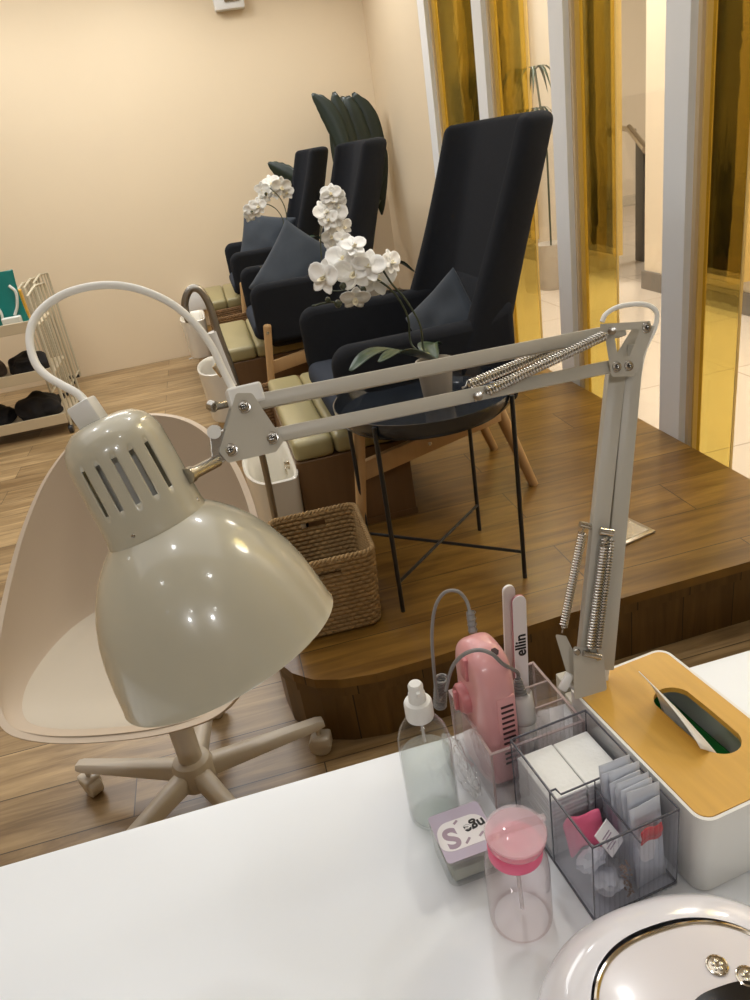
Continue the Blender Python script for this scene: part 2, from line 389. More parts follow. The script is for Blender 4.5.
# ---- glazed partition: white posts every 0.8 m, glass and gold film between
XG = 1.495
GLASS_Y = []
posts = [4.575, 3.745, 2.945, 2.17, 1.37, .57, -.23, -1.03, -1.83]     # near edge of each post face
for k, y in enumerate(posts):
    w = .12
    b = B()
    b.box((1.4775, y + w / 2, 1.4), (.075, w, 2.8), bev=.002)
    b.mi = 1; b.box((1.487, y - .009, 1.4), (.045, .018, 2.8))          # stepped return beside the glass
    b.mi = 2; b.box((1.491, y - .022, 1.4), (.03, .008, 2.8))
    b.mi = 1; b.box((1.487, y + w + .008, 1.4), (.045, .016, 2.8))
    b.mi = 3; b.box((1.490, y + w + .019, 1.4), (.03, .006, 2.8))
    struct(b.build('trim_%d' % (k + 3), ['post_white', 'trim_cream', 'gold_edge', 'copper_edge'], smooth=False))
for k, y in enumerate(posts[:-1]):
    y0 = posts[k + 1] + .12 + .022; y1 = y - .026
    b = B(); b.box((XG + .004, (y0 + y1) / 2, 1.4), (.006, y1 - y0, 2.8)); w_ = struct(b.build('window_%d' % (k + 1), 'window_glass', smooth=False))
    g0 = {0: 3.93, 1: 3.395, 2: 2.67, 3: 1.965}.get(k, y1 - .3)
    g0 = max(g0, y0)
    b = B(); b.box((XG - .002, (g0 + y1) / 2, 1.4), (.001, y1 - g0, 2.8))
    o = b.build('gold_film', 'gold_film', smooth=False); o.parent = w_
    b = B(); b.box((XG, g0 - .002, 1.4), (.008, .004, 2.8)); o = b.build('film_edge', 'gold_edge', smooth=False); o.parent = w_
# ---- corridor outside
b = B(); b.box((6.0, 5.0, -.05), (8.9, 18.0, .1)); struct(b.build('floor_corridor', 'outside_tile', smooth=False))
b = B(); b.box((6.0, 5.0, 3.35), (8.9, 18.0, .1)); struct(b.build('ceiling_corridor', 'ceiling', smooth=False))
def owall(name, y0, y1, x=3.1, t=.25):
    b = B(); b.box((x + t / 2, (y0 + y1) / 2, 1.65), (t, y1 - y0, 3.3))
    b.mi = 1; b.box((x - .01, (y0 + y1) / 2, .065), (.02, y1 - y0 + .02, .13))
    struct(b.build(name, ['outside_wall', 'skirt_grey'], smooth=False))
owall('wall_corridor_near', -4, 5.15); owall('wall_corridor_far', 6.0, 9.65)
b = B(); b.box((9.0, 5, 1.65), (.2, 18, 3.3)); struct(b.build('wall_corridor_end', 'outside_wall', smooth=False))
b = B(); b.box((5.2, 9.75, 1.65), (7.4, .2, 3.3)); struct(b.build('wall_corridor_back', 'outside_wall', smooth=False))
for i, (y0, y1) in enumerate(((3.97, 4.60), (5.45, 6.12), (6.97, 7.75), (7.95, 9.6))):  # dark panels added out here to make the gold film look dark
    b = B(); b.box((3.06, (y0 + y1) / 2, 1.75), (.06, y1 - y0, 3.06), bev=.006)
    b.mi = 1
    for yy in (y0, y1): b.box((3.055, yy, 1.75), (.075, .012, 3.08))
    o = b.build('wall_panel', ['bronze_panel', 'gold_edge'], smooth=False)
    tag(o, ['dark bronze wall panel seen through the rightmost gold window film', 'dark bronze wall panel seen through the gold film just right of the front armchair',
            'dark bronze wall panel seen through the gold film behind the front armchair back', 'dark bronze wall panel seen through the leftmost gold window film'][i], 'wall panel', 'bronze panels in the corridor')
# railing seen through the opening
rt = thing('corridor_railing', 'steel handrail over glass panels and a grey post out in the corridor', 'railing', (3.9, 6.4, 0), world=True)
b = B(); b.tube([atx(600, 128, 3.85), atx(622, 128, 3.85), atx(634, 131, 3.8)], .022, 12); b.tube([atx(629, 128, 3.75), atx(646, 150, 3.6)], .03, 12); b.build('handrail', 'chrome', rt)
q = atx(642, 150, 3.65); b = B(); b.box((q.x, q.y, .47), (.05, .12, .94), bev=.004); b.build('post', 'grey_panel', rt)
q0, q1 = atx(618, 150, 3.9), atx(638, 150, 3.7); b = B(); b.bar((q0.x, q0.y, .45), (q1.x, q1.y, .45), .85, .012, up=(0, 0, 1)); b.build('glass_panel', 'bottle_clear', rt)

# wall bits
b = B(); q = aty(228, -2, 5.9)
b.box((q.x, 5.915, q.z + .0), (.20, .07, .13), bev=.012); b.mi = 1; b.box((q.x + .02, 5.875, q.z + .0), (.10, .012, .05), bev=.004)
tag(b.build('wall_device', ['white_plastic', 'chrome'], loc=(q.x, 5.93, q.z)), 'small white box fixed high on the beige back wall, cut by the photo top edge', 'wall device')

# ================================================================== DESK
TZ = .67; TE = .638
dt = thing('desk', 'glossy white manicure desk top filling the foreground', 'desk', (.2, .2, 0), world=True)
b = B(); b.prism(rrect(2.6, 1.0, .01, 3, .35, TE - .5), TZ - .03, TZ, bev=.002); b.build('desktop', 'desk_white', dt)
for x in (-.90, 1.60):
    b = B(); b.box((x, TE - .5, (TZ - .03) / 2), (.03, .9, TZ - .031)); b.build('side_panel', 'desk_white', dt, smooth=False)
b = B(); b.box((.35, TE - .88, .44), (2.46, .02, .35)); b.build('back_panel', 'desk_white', dt, smooth=False)

# ================================================================== DESK LAMP
base = Vector((.305, .612, TZ))
lp = thing('desk_lamp', 'grey-beige spring-arm desk lamp clamped to the desk behind the tissue box', 'lamp', tuple(base), world=True)
Ncm = Vector((-.1618, .0186, .56)); Ccm = Vector(((229 - 375) * .590 / F, (648 - 500) * .590 / F, .590))
Nw = CAM + R @ Ncm; Cw = CAM + R @ Ccm; ax = (Cw - Nw).normalized(); SL = (Cw - Nw).length
Tw = Nw - ax * .085
camright = R @ Vector((1, 0, 0)); tocam = (CAM - Nw).normalized()
MX = axisM(Nw, ax, tocam)      # local z along axis to the opening, local x faces the camera
prof = [(.0365, -.002), (.0395, .0), (.047, .006), (.056, .015), (.065, .027), (.0735, .042), (.0800, .058), (.0846, .075), (.0875, .092), (.0890, .106), (.0898, SL)]
inner = [(r - .0016, z - .0002) for r, z in prof[::-1]]
b = B(); b.lathe(prof + [(.0902, SL + .0008), (.0885, SL + .001)] + inner, 96, MX); b.build('lamp_shade', 'lamp_paint', lp, angle=60)
cp = [(.006, -.0875), (.014, -.0868), (.022, -.0845), (.0285, -.0795), (.0325, -.073), (.0345, -.066), (.0348, -.060), (.0350, -.054), (.0352, -.045), (.0354, -.035), (.0356, -.025), (.0358, -.019), (.036, -.013), (.0362, -.005), (.0372, -.001), (.0372, .003)]
def slot(i, j):
    if not (6 <= i <= 9): return False
    for base_ in (0, 90):
        for k in (-2, -1, 0, 1, 2):
            c = (base_ + k * 10 + 2) % 180
            if j in (c % 180, (c + 1) % 180, (c + 2) % 180): return True
    return False
MC = axisM(Nw, Nw - atd(92, 405, .536), tocam) @ Matrix.Diagonal((1.05, 1.05, 1.0, 1))
b = B(); b.lathe(cp, 180, MC, skip=slot)
o = b.build('shade_cap', 'lamp_paint', lp, mods=[('SOLIDIFY', dict(thickness=.0012, offset=-1))])
b = B(); b.lathe([(.0, -.07), (.019, -.07), (.020, -.03), (.0205, .01), (.019, .02), (.0, .02)], 32, MX); b.build('lamp_holder', 'white_plastic', lp)
for r_ in (.5, 1.9, 3.3, 5.2):
    b = B(); a = r_; b.lathe([(0, .0008), (.0012, .0006), (.0015, 0)], 10, MC @ Matrix.Translation((.0362 * math.cos(a), .0362 * math.sin(a), -.006)) @ Matrix.Rotation(a, 4, 'Z') @ Matrix.Rotation(PI / 2, 4, 'Y')); b.build('cap_rivet', 'steel', lp)
# white cable gland on the cap and the looping flex
g0 = Tw + ax * .002; up_ = -ax
gl0 = atd(91, 412, .536); gl1 = atd(82, 398, .535)
gd = (gl1 - gl0).normalized()
b = B(); b.box((0, 0, .003), (.0185, .0165, .019), axisM(MC @ Vector((0, 0, -.0885)) - camright * .006, MC.to_3x3() @ Vector((0, 0, -1)) + camright * -.12, camright), bev=.0018); b.build('cable_gland', 'white_plastic', lp)
D0 = .60
bl = lambda px, py, d=D0: atd(px, py, d)
loop = [(88, 405, .537), (78, 394, .538), (62, 385, .542), (47, 376, .545), (36, 364, .548), (30, 345, .552), (31, 328, .556), (38, 314, .56), (52, 301, .565), (72, 291, .57), (98, 285.5, .575), (124, 286, .58), (150, 293, .585), (175, 306, .59), (197, 326, .594), (213, 349, .598), (224, 372, .60), (234, 390, .602), (246, 398, .604)]
b = B(); b.tube(spline([atd(*q) for q in loop], 8), .0030, 12); b.build('power_flex', 'cable_white', lp)
# upper arm: plane between left bracket (depth .60) and right bracket (depth .72)
DL, DR = .60, .715
upc = -(R @ Vector((0, 1, 0))); fwd = R @ Vector((0, 0, 1))
def dep(px): return DL + (DR - DL) * (px - 245) / (640 - 245)
def A(px, py, dz=0): return atd(px, py, dep(px) + dz)
def plate(b, pix, dz0, dz1, r=0):
    pts0 = [A(x, y, dz0) for x, y in pix]; pts1 = [A(x, y, dz1) for x, y in pix]
    v0 = [b.bm.verts.new(p) for p in pts0]; v1 = [b.bm.verts.new(p) for p in pts1]; n = len(pix)
    b.face(v0); b.face(v1[::-1])
    for i in range(n): b.face([v0[i], v0[(i + 1) % n], v1[(i + 1) % n], v1[i]])
def roundpoly(pix, r, n=5):
    out = []; m = len(pix)
    for i in range(m):
        p = Vector(pix[i]); a = (Vector(pix[i - 1]) - p).normalized(); c = (Vector(pix[(i + 1) % m]) - p).normalized()
        ang = a.angle(c); d = r / math.tan(ang / 2); P0 = p + a * d; P1 = p + c * d
        for k in range(n + 1):
            t = k / n; q = P0 * (1 - t) ** 2 + p * 2 * t * (1 - t) + P1 * t * t; out.append((q.x, q.y))
    return out
b = B()
bw = .0125
b.bar(A(248, 404), A(622, 330), bw, bw, up=upc, bev=.0015)
b.build('upper_bar', 'lamp_arm', lp, angle=30)
b = B(); b.bar(A(268, 437), A(614, 366), bw * .95, bw * .95, up=upc, bev=.0015); b.build('upper_bar', 'lamp_arm', lp, angle=30)
# left bracket (two triangular plates)
tri = roundpoly([(236, 393), (252, 393), (284, 441), (276, 452), (228, 463), (219, 452)], 4)
b = B(); plate(b, tri, -.0095, -.0080); plate(b, [(x - 2, y - 2) for x, y in tri], .0085, .010)
b.build('head_bracket', 'lamp_arm', lp, smooth=False)
b = B(); b.bar(A(228, 400, -.001), A(262, 392, -.001), .016, .0135, up=fwd, bev=.002)
b.build('bar_sleeve', 'white_plastic', lp, smooth=False)
def bolt(px, py, r=.0042, dz=-.0095, par=lp, parts=None):
    p = A(px, py, dz); d = -fwd; b = B()
    b.lathe([(r * 1.25, 0), (r * 1.25, .0008), (r, .001), (r * .92, .0026), (r * .55, .0032), (.45 * r, .0024), (0, .0022)], 20, axisM(p, d))
    b.mi = 1; b.box((0, 0, .0026), (r * .9, r * .22, .0008), axisM(p, d)); b.box((0, 0, .0026), (r * .22, r * .9, .0008), axisM(p, d))
    b.build('bolt', ['steel', 'bolt_recess'], par)
for q in ((244, 407), (272, 438), (231, 450)): bolt(*q)
b = B(); cyl(b, A(214, 407, .0), A(236, 402, .02), .003); cyl(b, A(210, 405, .004), A(215, 407, .0), .0045, 12); b.build('tension_knob', 'steel', lp)
# knuckle and rod to the shade cap
b = B(); cyl(b, atd(188, 476, .548), atd(217, 461, .585), .0048, 20); cyl(b, atd(187, 476.5, .547), atd(191, 474.5, .552), .0062, 20); b.build('head_rod', 'steel', lp)
b = B(); plate(b, roundpoly([(209, 436), (226, 428), (233, 455), (219, 466), (212, 462)], 4), -.007, .007)
b.build('head_knuckle', 'steel', lp, smooth=False, mods=[('BEVEL', dict(width=.0012, segments=2))])
b = B(); cyl(b, A(214, 432, -.009), A(216, 432, .010), .0055, 16); b.build('knuckle_nut', 'white_plastic', lp)
# right bracket
rb = roundpoly([(604, 324), (648, 322), (655, 332), (632, 378), (612, 376)], 3)
b = B()
plate(b, [(600, 324), (650, 321), (652, 328), (601, 332)], -.011, -.0095)
plate(b, [(642, 324), (655, 326), (637, 373), (624, 371)], -.011, -.0095)
plate(b, [(604, 330), (613, 330), (621, 371), (611, 374)], -.011, -.0095)
plate(b, roundpoly([(608, 358), (640, 355), (634, 376), (612, 377)], 3), -.011, -.0095)
plate(b, [(600, 324), (650, 321), (652, 328), (601, 332)], .011, .0125)
plate(b, [(634, 326), (648, 326), (618, 372), (606, 370)], .011, .0125)
b.build('elbow_bracket', 'lamp_arm', lp, smooth=False)
for q in ((646, 328), (616, 367), (628, 366)): bolt(*q, dz=-.011, r=.004)
# springs
def spring(p, q, r=.0042, wire=.00085, turns=42, name='spring'):
    p, q = Vector(p), Vector(q); d = (q - p); L = d.length; d.normalize(); x = d.orthogonal().normalized(); y = d.cross(x); pts = []
    e0 = .06; n = turns * 10
    for i in range(n + 1):
        t = i / n; a = 2 * PI * turns * t; pts.append(p + d * L * (e0 + (1 - 2 * e0) * t) + (x * math.cos(a) + y * math.sin(a)) * r)
    b = B(); b.tube([p] + [p + d * L * e0 * .5] + pts + [q - d * L * e0 * .5, q], wire, 6)
    b.tube([p + d * L * .05, q - d * L * .05], r * .55, 8)
    o = b.build(name, 'spring', lp); return o
spring(A(479, 395, -.016), A(612, 332, -.016)); spring(A(462, 388, .014), A(590, 334, .014), turns=40)
for p_, q_, r_, p2, r2 in ((A(478, 396, -.021), A(478, 396, .018), .0036, A(478, 396, -.024), .0052), (A(612, 331, -.022), A(612, 331, .015), .003, A(612, 331, -.024), .0048)):
    b = B(); dd = (p2 - p_).normalized(); b.tube([p2 + dd * .0006, p2, p_, p_ + (q_ - p_) * .02, q_], [r2 * .35, r2 * .8, r2 * .8, r_, r_], 14); b.build('spring_pin', 'steel', lp)
# lower arm: two parallel bars
E0 = A(641, 332); E1 = A(622, 366)
Pb = atd(598, 668, .765)
def LA(px, py, dz=0):
    t = (py - 335) / (680 - 335); return atd(px, py, .722 + (.762 - .722) * t + dz)
b = B(); b.bar(LA(616, 366), LA(585, 662), .0165, .014, up=fwd, bev=.0015); b.build('lower_bar', 'lamp_arm', lp, angle=30)
b = B(); b.bar(LA(634, 345, .004), LA(604, 668, .004), .0165, .014, up=fwd, bev=.0015); b.build('lower_bar', 'lamp_arm', lp, angle=30)
def LS(p, q, **k): return spring(p, q, **k)
LS(LA(584, 526, -.004), LA(562, 633, -.004), r=.0038, turns=36); LS(LA(606, 532, -.015), LA(589, 655, -.015), r=.0038, turns=38); LS(LA(612, 532, -.014), LA(597, 655, -.014), r=.0032, turns=38)
for p_, q_, r_ in ((LA(580, 524, -.004), LA(592, 527, -.002), .0032), (LA(600, 531, -.015), LA(613, 533, -.015), .0042), (LA(583, 653, -.016), LA(601, 657, -.016), .0032)):
    b = B(); cyl(b, p_, q_, r_, 12); b.build('spring_pin', 'steel', lp)
def platel(b, pix, z0, z1):
    n = len(pix); v0 = [b.bm.verts.new(LA(x, y, z0)) for x, y in pix]; v1 = [b.bm.verts.new(LA(x, y, z1)) for x, y in pix]; b.face(v0); b.face(v1[::-1])
    for i in range(n): b.face([v0[i], v0[(i + 1) % n], v1[(i + 1) % n], v1[i]])
b = B(); platel(b, roundpoly([(555, 634), (566, 636), (580, 664), (578, 690), (571, 688)], 2), -.002, .001)
platel(b, roundpoly([(573, 646), (603, 650), (607, 690), (574, 700)], 3), -.013, -.0115)
b.build('base_bracket', 'lamp_arm', lp, smooth=False)
for q in ((598, 657), (577, 652)): b = B(); b.lathe([(.0035, 0), (.0035, .001), (.0025, .002), (0, .002)], 16, axisM(LA(*q, -.013), -fwd)); b.build('bolt', 'steel', lp)
b = B(); b.box((base.x, base.y - .002, TZ + .009), (.042, .052, .018), bev=.003); b.box((base.x, TE + .012, TZ - .01), (.042, .014, .08), bev=.002); b.box((base.x, base.y, TZ - .052), (.042, .052, .006), bev=.001)
cyl(b, (base.x - .003, base.y, TZ + .01), LA(593, 690), .009, 16); b.build('clamp', 'lamp_arm', lp)
b = B(); kn = LA(566, 682, -.004); b.box((0, 0, 0), (.009, .007, .019), axisM(kn, (R @ Vector((.45, -.89, 0))), camright), bev=.002); cyl(b, kn, LA(578, 690, .0), .0028, 12); b.build('clamp_knob', 'white_plastic', lp)
# small flex loop at the elbow
b = B(); b.tube(spline([LA(602, 322, .0), LA(606, 314, .0), LA(618, 307, .0), LA(636, 304, .0), LA(650, 306, 0), LA(657, 314, 0), LA(654, 330, .004), LA(644, 352, .008), LA(637, 390, .016), LA(626, 480, .016), LA(612, 620, .016), LA(606, 680, .012)], 8), .0024, 10); b.build('power_flex', 'cable_white', lp)
b = B(); q = LA(628, 457, .004); b.box(tuple(q), (.004, .004, .022), bev=.001); b.build('cable_clip', 'dark_steel', lp)

# ================================================================== TISSUE BOX
tb = thing('tissue_box', 'white tissue box with a bamboo lid and oval slot beside the lamp base', 'tissue box', (.330, .4815, TZ), math.radians(-5 + 12))
W, Ln, HB = .121, .197, .083
o_ = rrect(W, Ln, .014, 6); i_ = rrect(W - .006, Ln - .006, .012, 6)
b = B(); P = [[(x, y, z) for x, y in pts] for pts, z in ((i_, .003), (i_, HB + .0045), (o_, HB + .0045), (o_, .003), (rrect(W - .004, Ln - .004, .013, 6), 0))]
V = b.grid(P, wv=True); b.face(V[-1]); b.face(V[0]); b.build('box_body', 'box_white', tb, loc=(0, 0, 0))
def lid(): 
    b = B(); n = 14
    def oval(w, l, cx, cy, z):
        pts = []
        for k in range(28):
            a = 2 * PI * k / 28 + PI / 28 * 0; x = math.cos(a); y = math.sin(a)
            pts.append((cx + x * w, cy + (l - w) * (1 if y > 0 else -1) * (1 if abs(y) > 1e-6 else 0) + y * w, z))
        return pts
    outer = rrect(W - .0068, Ln - .0068, .0115, 6)      # 28 pts starting at angle 0 of corner ++
    hole = oval(.0195, .048, .016, -.002, 0)
    # align start: rrect starts at (w/2, h/2-r) ; hole start at angle 0 -> shift so that angles match
    rings = []
    ho = [(x, y) for x, y, _ in hole]; ho = ho[0:]
    for z, pts in ((HB - .001, outer), (HB + .005, outer), (HB + .005, ho), (HB - .001, ho)):
        rings.append([(x, y, z) for x, y in pts])
    b.grid(rings + [rings[0]], wv=True); return b, ho
b, ho = lid(); b.build('bamboo_lid', 'bamboo', tb, loc=(0, 0, 0), smooth=False)
b = B(); b.prism(rrect(.012, .012, .003, 3, .012, -.088), HB + .0045, HB + .0056); b.build('lid_notch', 'trolley_wood', tb, loc=(0, 0, 0), smooth=False)
b = B(); b.box((0, 0, .02), (W - .014, Ln - .014, .032), bev=.004); b.build('green_liner', 'green_in', tb, loc=(0, 0, 0), smooth=False)
b = B(); P = []
tA, tB2 = atz(639, 676, .795), atz(701, 750, .765)
for i in range(17):
    t = i / 16; row = []
    c0 = tA.lerp(tB2, t)
    for j in range(7):
        s = j / 6
        top = Vector((c0.x, c0.y, TZ + HB + .034 * (1 - t) ** .8 + .014)); low = Vector((c0.x + .024 + .004 * t, c0.y - .008, TZ + HB - .022))
        p = top.lerp(low, s) + Vector((.008 * math.sin(PI * s) * (1 - .3 * t), .005 * math.sin(PI * s), .003 * math.sin(PI * t)))
        row.append(p)
    P.append(row)
b.grid(P); tag(b.build('tissue', 'tissue', loc=tuple(atz(668, 715, TZ + HB)), mods=[('SOLIDIFY', dict(thickness=.0008))]), 'folded white tissue standing out of the oval slot of the bamboo lid', 'tissue')

# ================================================================== CLEAR ORGANIZER
def acr_box(b, w, l, h, t=.0022, edge=1, z0=0):
    """open box, wall material 0, rim material 1"""
    for c, d in (((0, -l / 2 + t / 2), (w, t)), ((0, l / 2 - t / 2), (w, t)), ((-w / 2 + t / 2, 0), (t, l - 2 * t)), ((w / 2 - t / 2, 0), (t, l - 2 * t))):
        b.mi = 0; b.box((c[0], c[1], h / 2 + z0), (d[0], d[1], h))
        b.mi = edge; b.box((c[0], c[1], h + z0 + .0004), (d[0] + .0006, d[1] + .0006, .0012))
    b.mi = 0; b.box((0, 0, z0 + t / 2), (w - 2 * t, l - 2 * t, t))
    b.mi = edge
    for sx in (-1, 1):
        for sy in (-1, 1): b.box((sx * (w / 2 - .0008), sy * (l / 2 - .0008), h / 2), (.002, .002, h))
co_ = thing('clear_organizer', 'clear acrylic caddy holding the pink nail drill, behind the smoky organizer', 'organizer', (.203, .5805, TZ), math.radians(4.5))
CW, CL, CH = .103, .105, .072
b = B(); acr_box(b, CW, CL, CH); b.build('caddy_body', ['acrylic', 'acrylic_edge'], co_, loc=(0, 0, 0), smooth=False)
b = B()
for c, d in (((.017, .018), (.0018, .066)), ((.033, -.014), (.033, .0018)), ((.033, .018), (.033, .0018))):
    b.mi = 0; b.box((c[0], c[1], .037), (d[0], d[1], .069)); b.mi = 1; b.box((c[0], c[1], .0722), (d[0], d[1], .0012))
b.build('divider', ['acrylic', 'acrylic_edge'], co_, loc=(0, 0, 0), smooth=False)
# nail drill box
pd = thing('nail_drill', 'pink nail drill control unit standing in the clear caddy', 'nail drill', (.1765, .586, TZ + .0025), math.radians(5)); pd.scale = (1.1, 1.1, 1.07)
b = B()
P = []; hh = .148
pro = []
for i in range(25):
    z = hh * i / 24; t = i / 24
    half = .036 * (1 - .06 * t); 
    if t > .70: half = .036 * .95 * math.sqrt(max(0.0, 1 - ((t - .70) / .305) ** 2)) * .98 + .002
    ring = []
    for k in range(32):
        a = 2 * PI * k / 32; cx = math.cos(a); sy = math.sin(a)
        x = .0205 * (abs(cx) ** .6) * (1 if cx > 0 else -1) * (1 - .1 * t) * (1 if t < .88 else math.sqrt(max(.1, 1 - ((t - .88) / .135) ** 2)))
        y = half * (abs(sy) ** .5) * (1 if sy > 0 else -1)
        ring.append((x, y, z))
    P.append(ring)
V = b.grid(P, wv=True); b.face(V[0]); b.face(V[-1])
b.build('housing', 'pink_plastic', pd, loc=(0, 0, 0), mods=SUB1)
b = B(); b.box((.004, -.0335, .062), (.019, .005, .088), bev=.0022)
b.build('vent_panel', 'pink_plastic', pd, loc=(0, 0, 0))
b = B()
for i in range(12): b.box((.004, -.0365, .028 + i * .0062), (.012, .0012, .0016))
b.build('vent_slots', 'slot_dark', pd, loc=(0, 0, 0), smooth=False)
b = B(); b.lathe([(.015, 0), (.015, .005), (.0125, .008), (0, .0085)], 28, axisM((-.019, .004, .085), (-1, 0, 0)))
b.box((-.029, .004, .085), (.004, .004, .022), bev=.001); b.build('speed_dial', 'pink_dark', pd, loc=(0, 0, 0))
b = B(); b.box((-.019, -.002, .125), (.006, .014, .026), bev=.003); b.build('dial_recess', 'pink_dark', pd, loc=(0, 0, 0))
b = B(); b.lathe([(.004, 0), (.004, .0012), (.0022, .0015), (0, .0012)], 6, axisM((.006, -.0155, hh - .0055), (0, -.5, 1))); b.build('power_light', 'slot_dark', pd, loc=(0, 0, 0))
# cables
b = B()
top = atz(471, 626, .82); b.tube(spline([atz(473, 633, .815), atz(470, 612, .83)], 4), .0042, 10)
for k in range(4): 
    q = Vector(atz(473, 633, .815)).lerp(atz(470, 604, .838), k / 5 + .1); b.lathe([(.0048, -.0008), (.0052, 0), (.0048, .0008)], 14, axisM(q, (0, .1, 1)))
b.tube(spline([atz(470, 612, .83), atz(466, 600, .84), atz(457, 591, .85), atz(444, 593, .845), atz(435, 608, .83), atz(432, 635, .80), atz(434, 670, .76), atz(438, 700, .725), atz(443, 692, .725), atz(446, 680, .74)], 8), .0019, 8)
tag(b.build('power_cord', 'grey_cable', loc=tuple(atz(438, 680, .75))), 'grey cord arching from the top of the pink drill unit down its left side', 'cord')
hp_ = thing('drill_handpiece', 'clear and white drill handpiece standing between drill unit and caddy dividers', 'handpiece', tuple(atz(519, 745, TZ + .003)), world=True)
hb = Vector((.2095, .552, TZ + .0035)); ht = Vector((.2095, .575, TZ + .092)); hd = (ht - hb).normalized()
b = B(); b.lathe([(0, 0), (.008, 0), (.0095, .01), (.0098, .05), (.0105, .06), (.0105, .084), (.0095, .086), (0, .086)], 28, axisM(hb, hd)); b.build('barrel', 'white_plastic', hp_)
b = B(); b.lathe([(.0108, .058), (.0118, .06), (.0118, .090), (.0108, .092)], 28, axisM(hb, hd)); b.build('collar', 'frost', hp_)
b = B()
for k in range(6): b.lathe([(0, .086 + k * .0035), (.0074 - k * .0007, .086 + k * .0035), (.0074 - k * .0007, .0885 + k * .0035), (.0055 - k * .0005, .0889 + k * .0035)], 20, axisM(hb, hd))
e_ = hb + hd * .105
b.tube(spline([e_, e_ + Vector((-.001, -.002, .012)), atz(503, 664, .825), atz(492, 654, .845), atz(478, 650, .85), atz(463, 655, .84), atz(452, 668, .81), atz(446, 690, .76)], 8), .0020, 8)
b.build('handpiece_cord', 'grey_cable', hp_)
# coiled cord
b = B(); pts = []
c0 = atz(441, 678, .745); c1 = atz(440, 706, .70)
for i in range(140):
    t = i / 139; a = t * 2 * PI * 11; q = c0.lerp(c1, t); pts.append(q + Vector((math.cos(a), math.sin(a), 0)) * .0065)
b.tube(pts, .0016, 6); tag(b.build('coiled_cord', 'grey_cable', loc=tuple(c1)), 'coiled grey cord hanging beside the clear caddy left wall', 'cord')
# nail files
def nailfile(px, py, ztop, botxy, w, labl, mats, txt=None, lean=0):
    tp = Vector(atz(px, py, ztop)); bt = Vector((botxy[0], botxy[1], TZ + .004)); d = (tp - bt); L = d.length
    nrm = (CAM - tp).normalized(); M = axisM(bt, d, R @ Vector((1, 0, .25))); 
    root = thing('nail_file', labl, 'nail file', tuple(bt), world=True)
    pts = [(-w / 2, 0), (w / 2, 0)] + [(w / 2 * math.cos(a), L - w / 2 + w / 2 * math.sin(a)) for a in [PI * k / 10 for k in range(11)]]
    M2 = M @ Matrix.Rotation(PI / 2, 4, 'X')          # local y -> along the file
    b = B(); b.prism(pts, -.0006, .0006, M2); b.build('file_face', mats[0], root, smooth=False)
    b = B(); b.prism([(x * 1.02, y) for x, y in pts], -.0032, -.0007, M2); b.build('file_core', mats[1], root, smooth=False)
    return root, M2, L
r1, Mf, Lf = nailfile(519, 596, .842, (.226, .618), .015, 'pale nail file with black lettering standing in the rear cell of the clear caddy', ('label_white', 'file_pink'))
text_mesh('lettering', 'ellin', .017, Mf @ Matrix.Translation((0, .108, .0008)) @ Matrix.Rotation(PI / 2, 4, 'Z'), 'ink_black', r1, bold=.0004)
r2, Mg, Lg = nailfile(509, 586, .852, (.2175, .628), .013, 'grey-white nail file standing just behind the lettered one', ('file_grit', 'label_white'))

# ================================================================== SMOKY ORGANIZER
sc_ = Vector((.224, .457, TZ)); srot = math.radians(6.3); SW, SLn, SH = .083, .134, .09
so = thing('ribbed_organizer', 'smoky ribbed acrylic organizer with three cells in front of the tissue box', 'organizer', tuple(sc_), srot)
def ribwall(b, p0, p1, h, amp=.0024, n=17, z0=0.0, dip=None):
    p0, p1 = Vector(p0), Vector(p1); d = (p1 - p0); L = d.length; d.normalize(); nn = Vector((d.y, -d.x, 0)); rows = []
    m = n * 6
    P0 = []
    for side in (-1, 1):
        for i in range(m + 1):
            pass
    lo, hi = [], []
    for i in range(m + 1):
        t = i / m; q = p0 + d * L * t + nn * amp * abs(math.sin(PI * n * t))
        lo.append(Vector((q.x, q.y, z0))); hi.append(Vector((q.x, q.y, h)))
    b.grid([lo, hi])
b = B(); t = .0018
b.mi = 2
ribwall(b, (-SW / 2, -SLn / 2, 0), (SW / 2, -SLn / 2, 0), SH); ribwall(b, (SW / 2, SLn / 2, 0), (-SW / 2, SLn / 2, 0), SH)
b.mi = 0
for sx in (-1, 1): b.box((sx * (SW / 2 - t / 2), 0, SH / 2), (t, SLn - t, SH))
b.box((0, 0, .001), (SW, SLn, .002))
b.mi = 1; r_ = .0011
def edge(a, c): b.tube([a, c], r_, 6)
for z in (SH, .001):
    edge((-SW / 2, -SLn / 2, z), (SW / 2, -SLn / 2, z)); edge((SW / 2, -SLn / 2, z), (SW / 2, SLn / 2, z)); edge((SW / 2, SLn / 2, z), (-SW / 2, SLn / 2, z)); edge((-SW / 2, SLn / 2, z), (-SW / 2, -SLn / 2, z))
for sx in (-1, 1):
    for sy in (-1, 1): b.tube([(sx * SW / 2, sy * SLn / 2, 0), (sx * SW / 2, sy * SLn / 2, SH)], .0006, 5)
b.build('organizer_body', ['smoky', 'smoky_edge', 'smoky_rib'], so, loc=(0, 0, 0), smooth=False)
b = B(); yd = -.003
b.mi = 0; b.box((0, yd, SH / 2 - .006), (SW - .003, .0016, SH - .014)); b.box((.004, (yd - SLn / 2) / 2, .036), (.0016, SLn / 2 + yd - .002, .068))
b.mi = 1; b.tube([(-SW / 2, yd, SH), (-SW / 2 + .006, yd, SH), (-SW / 2 + .011, yd, SH - .009), (SW / 2 - .011, yd, SH - .009), (SW / 2 - .006, yd, SH), (SW / 2, yd, SH)], .0010, 6)
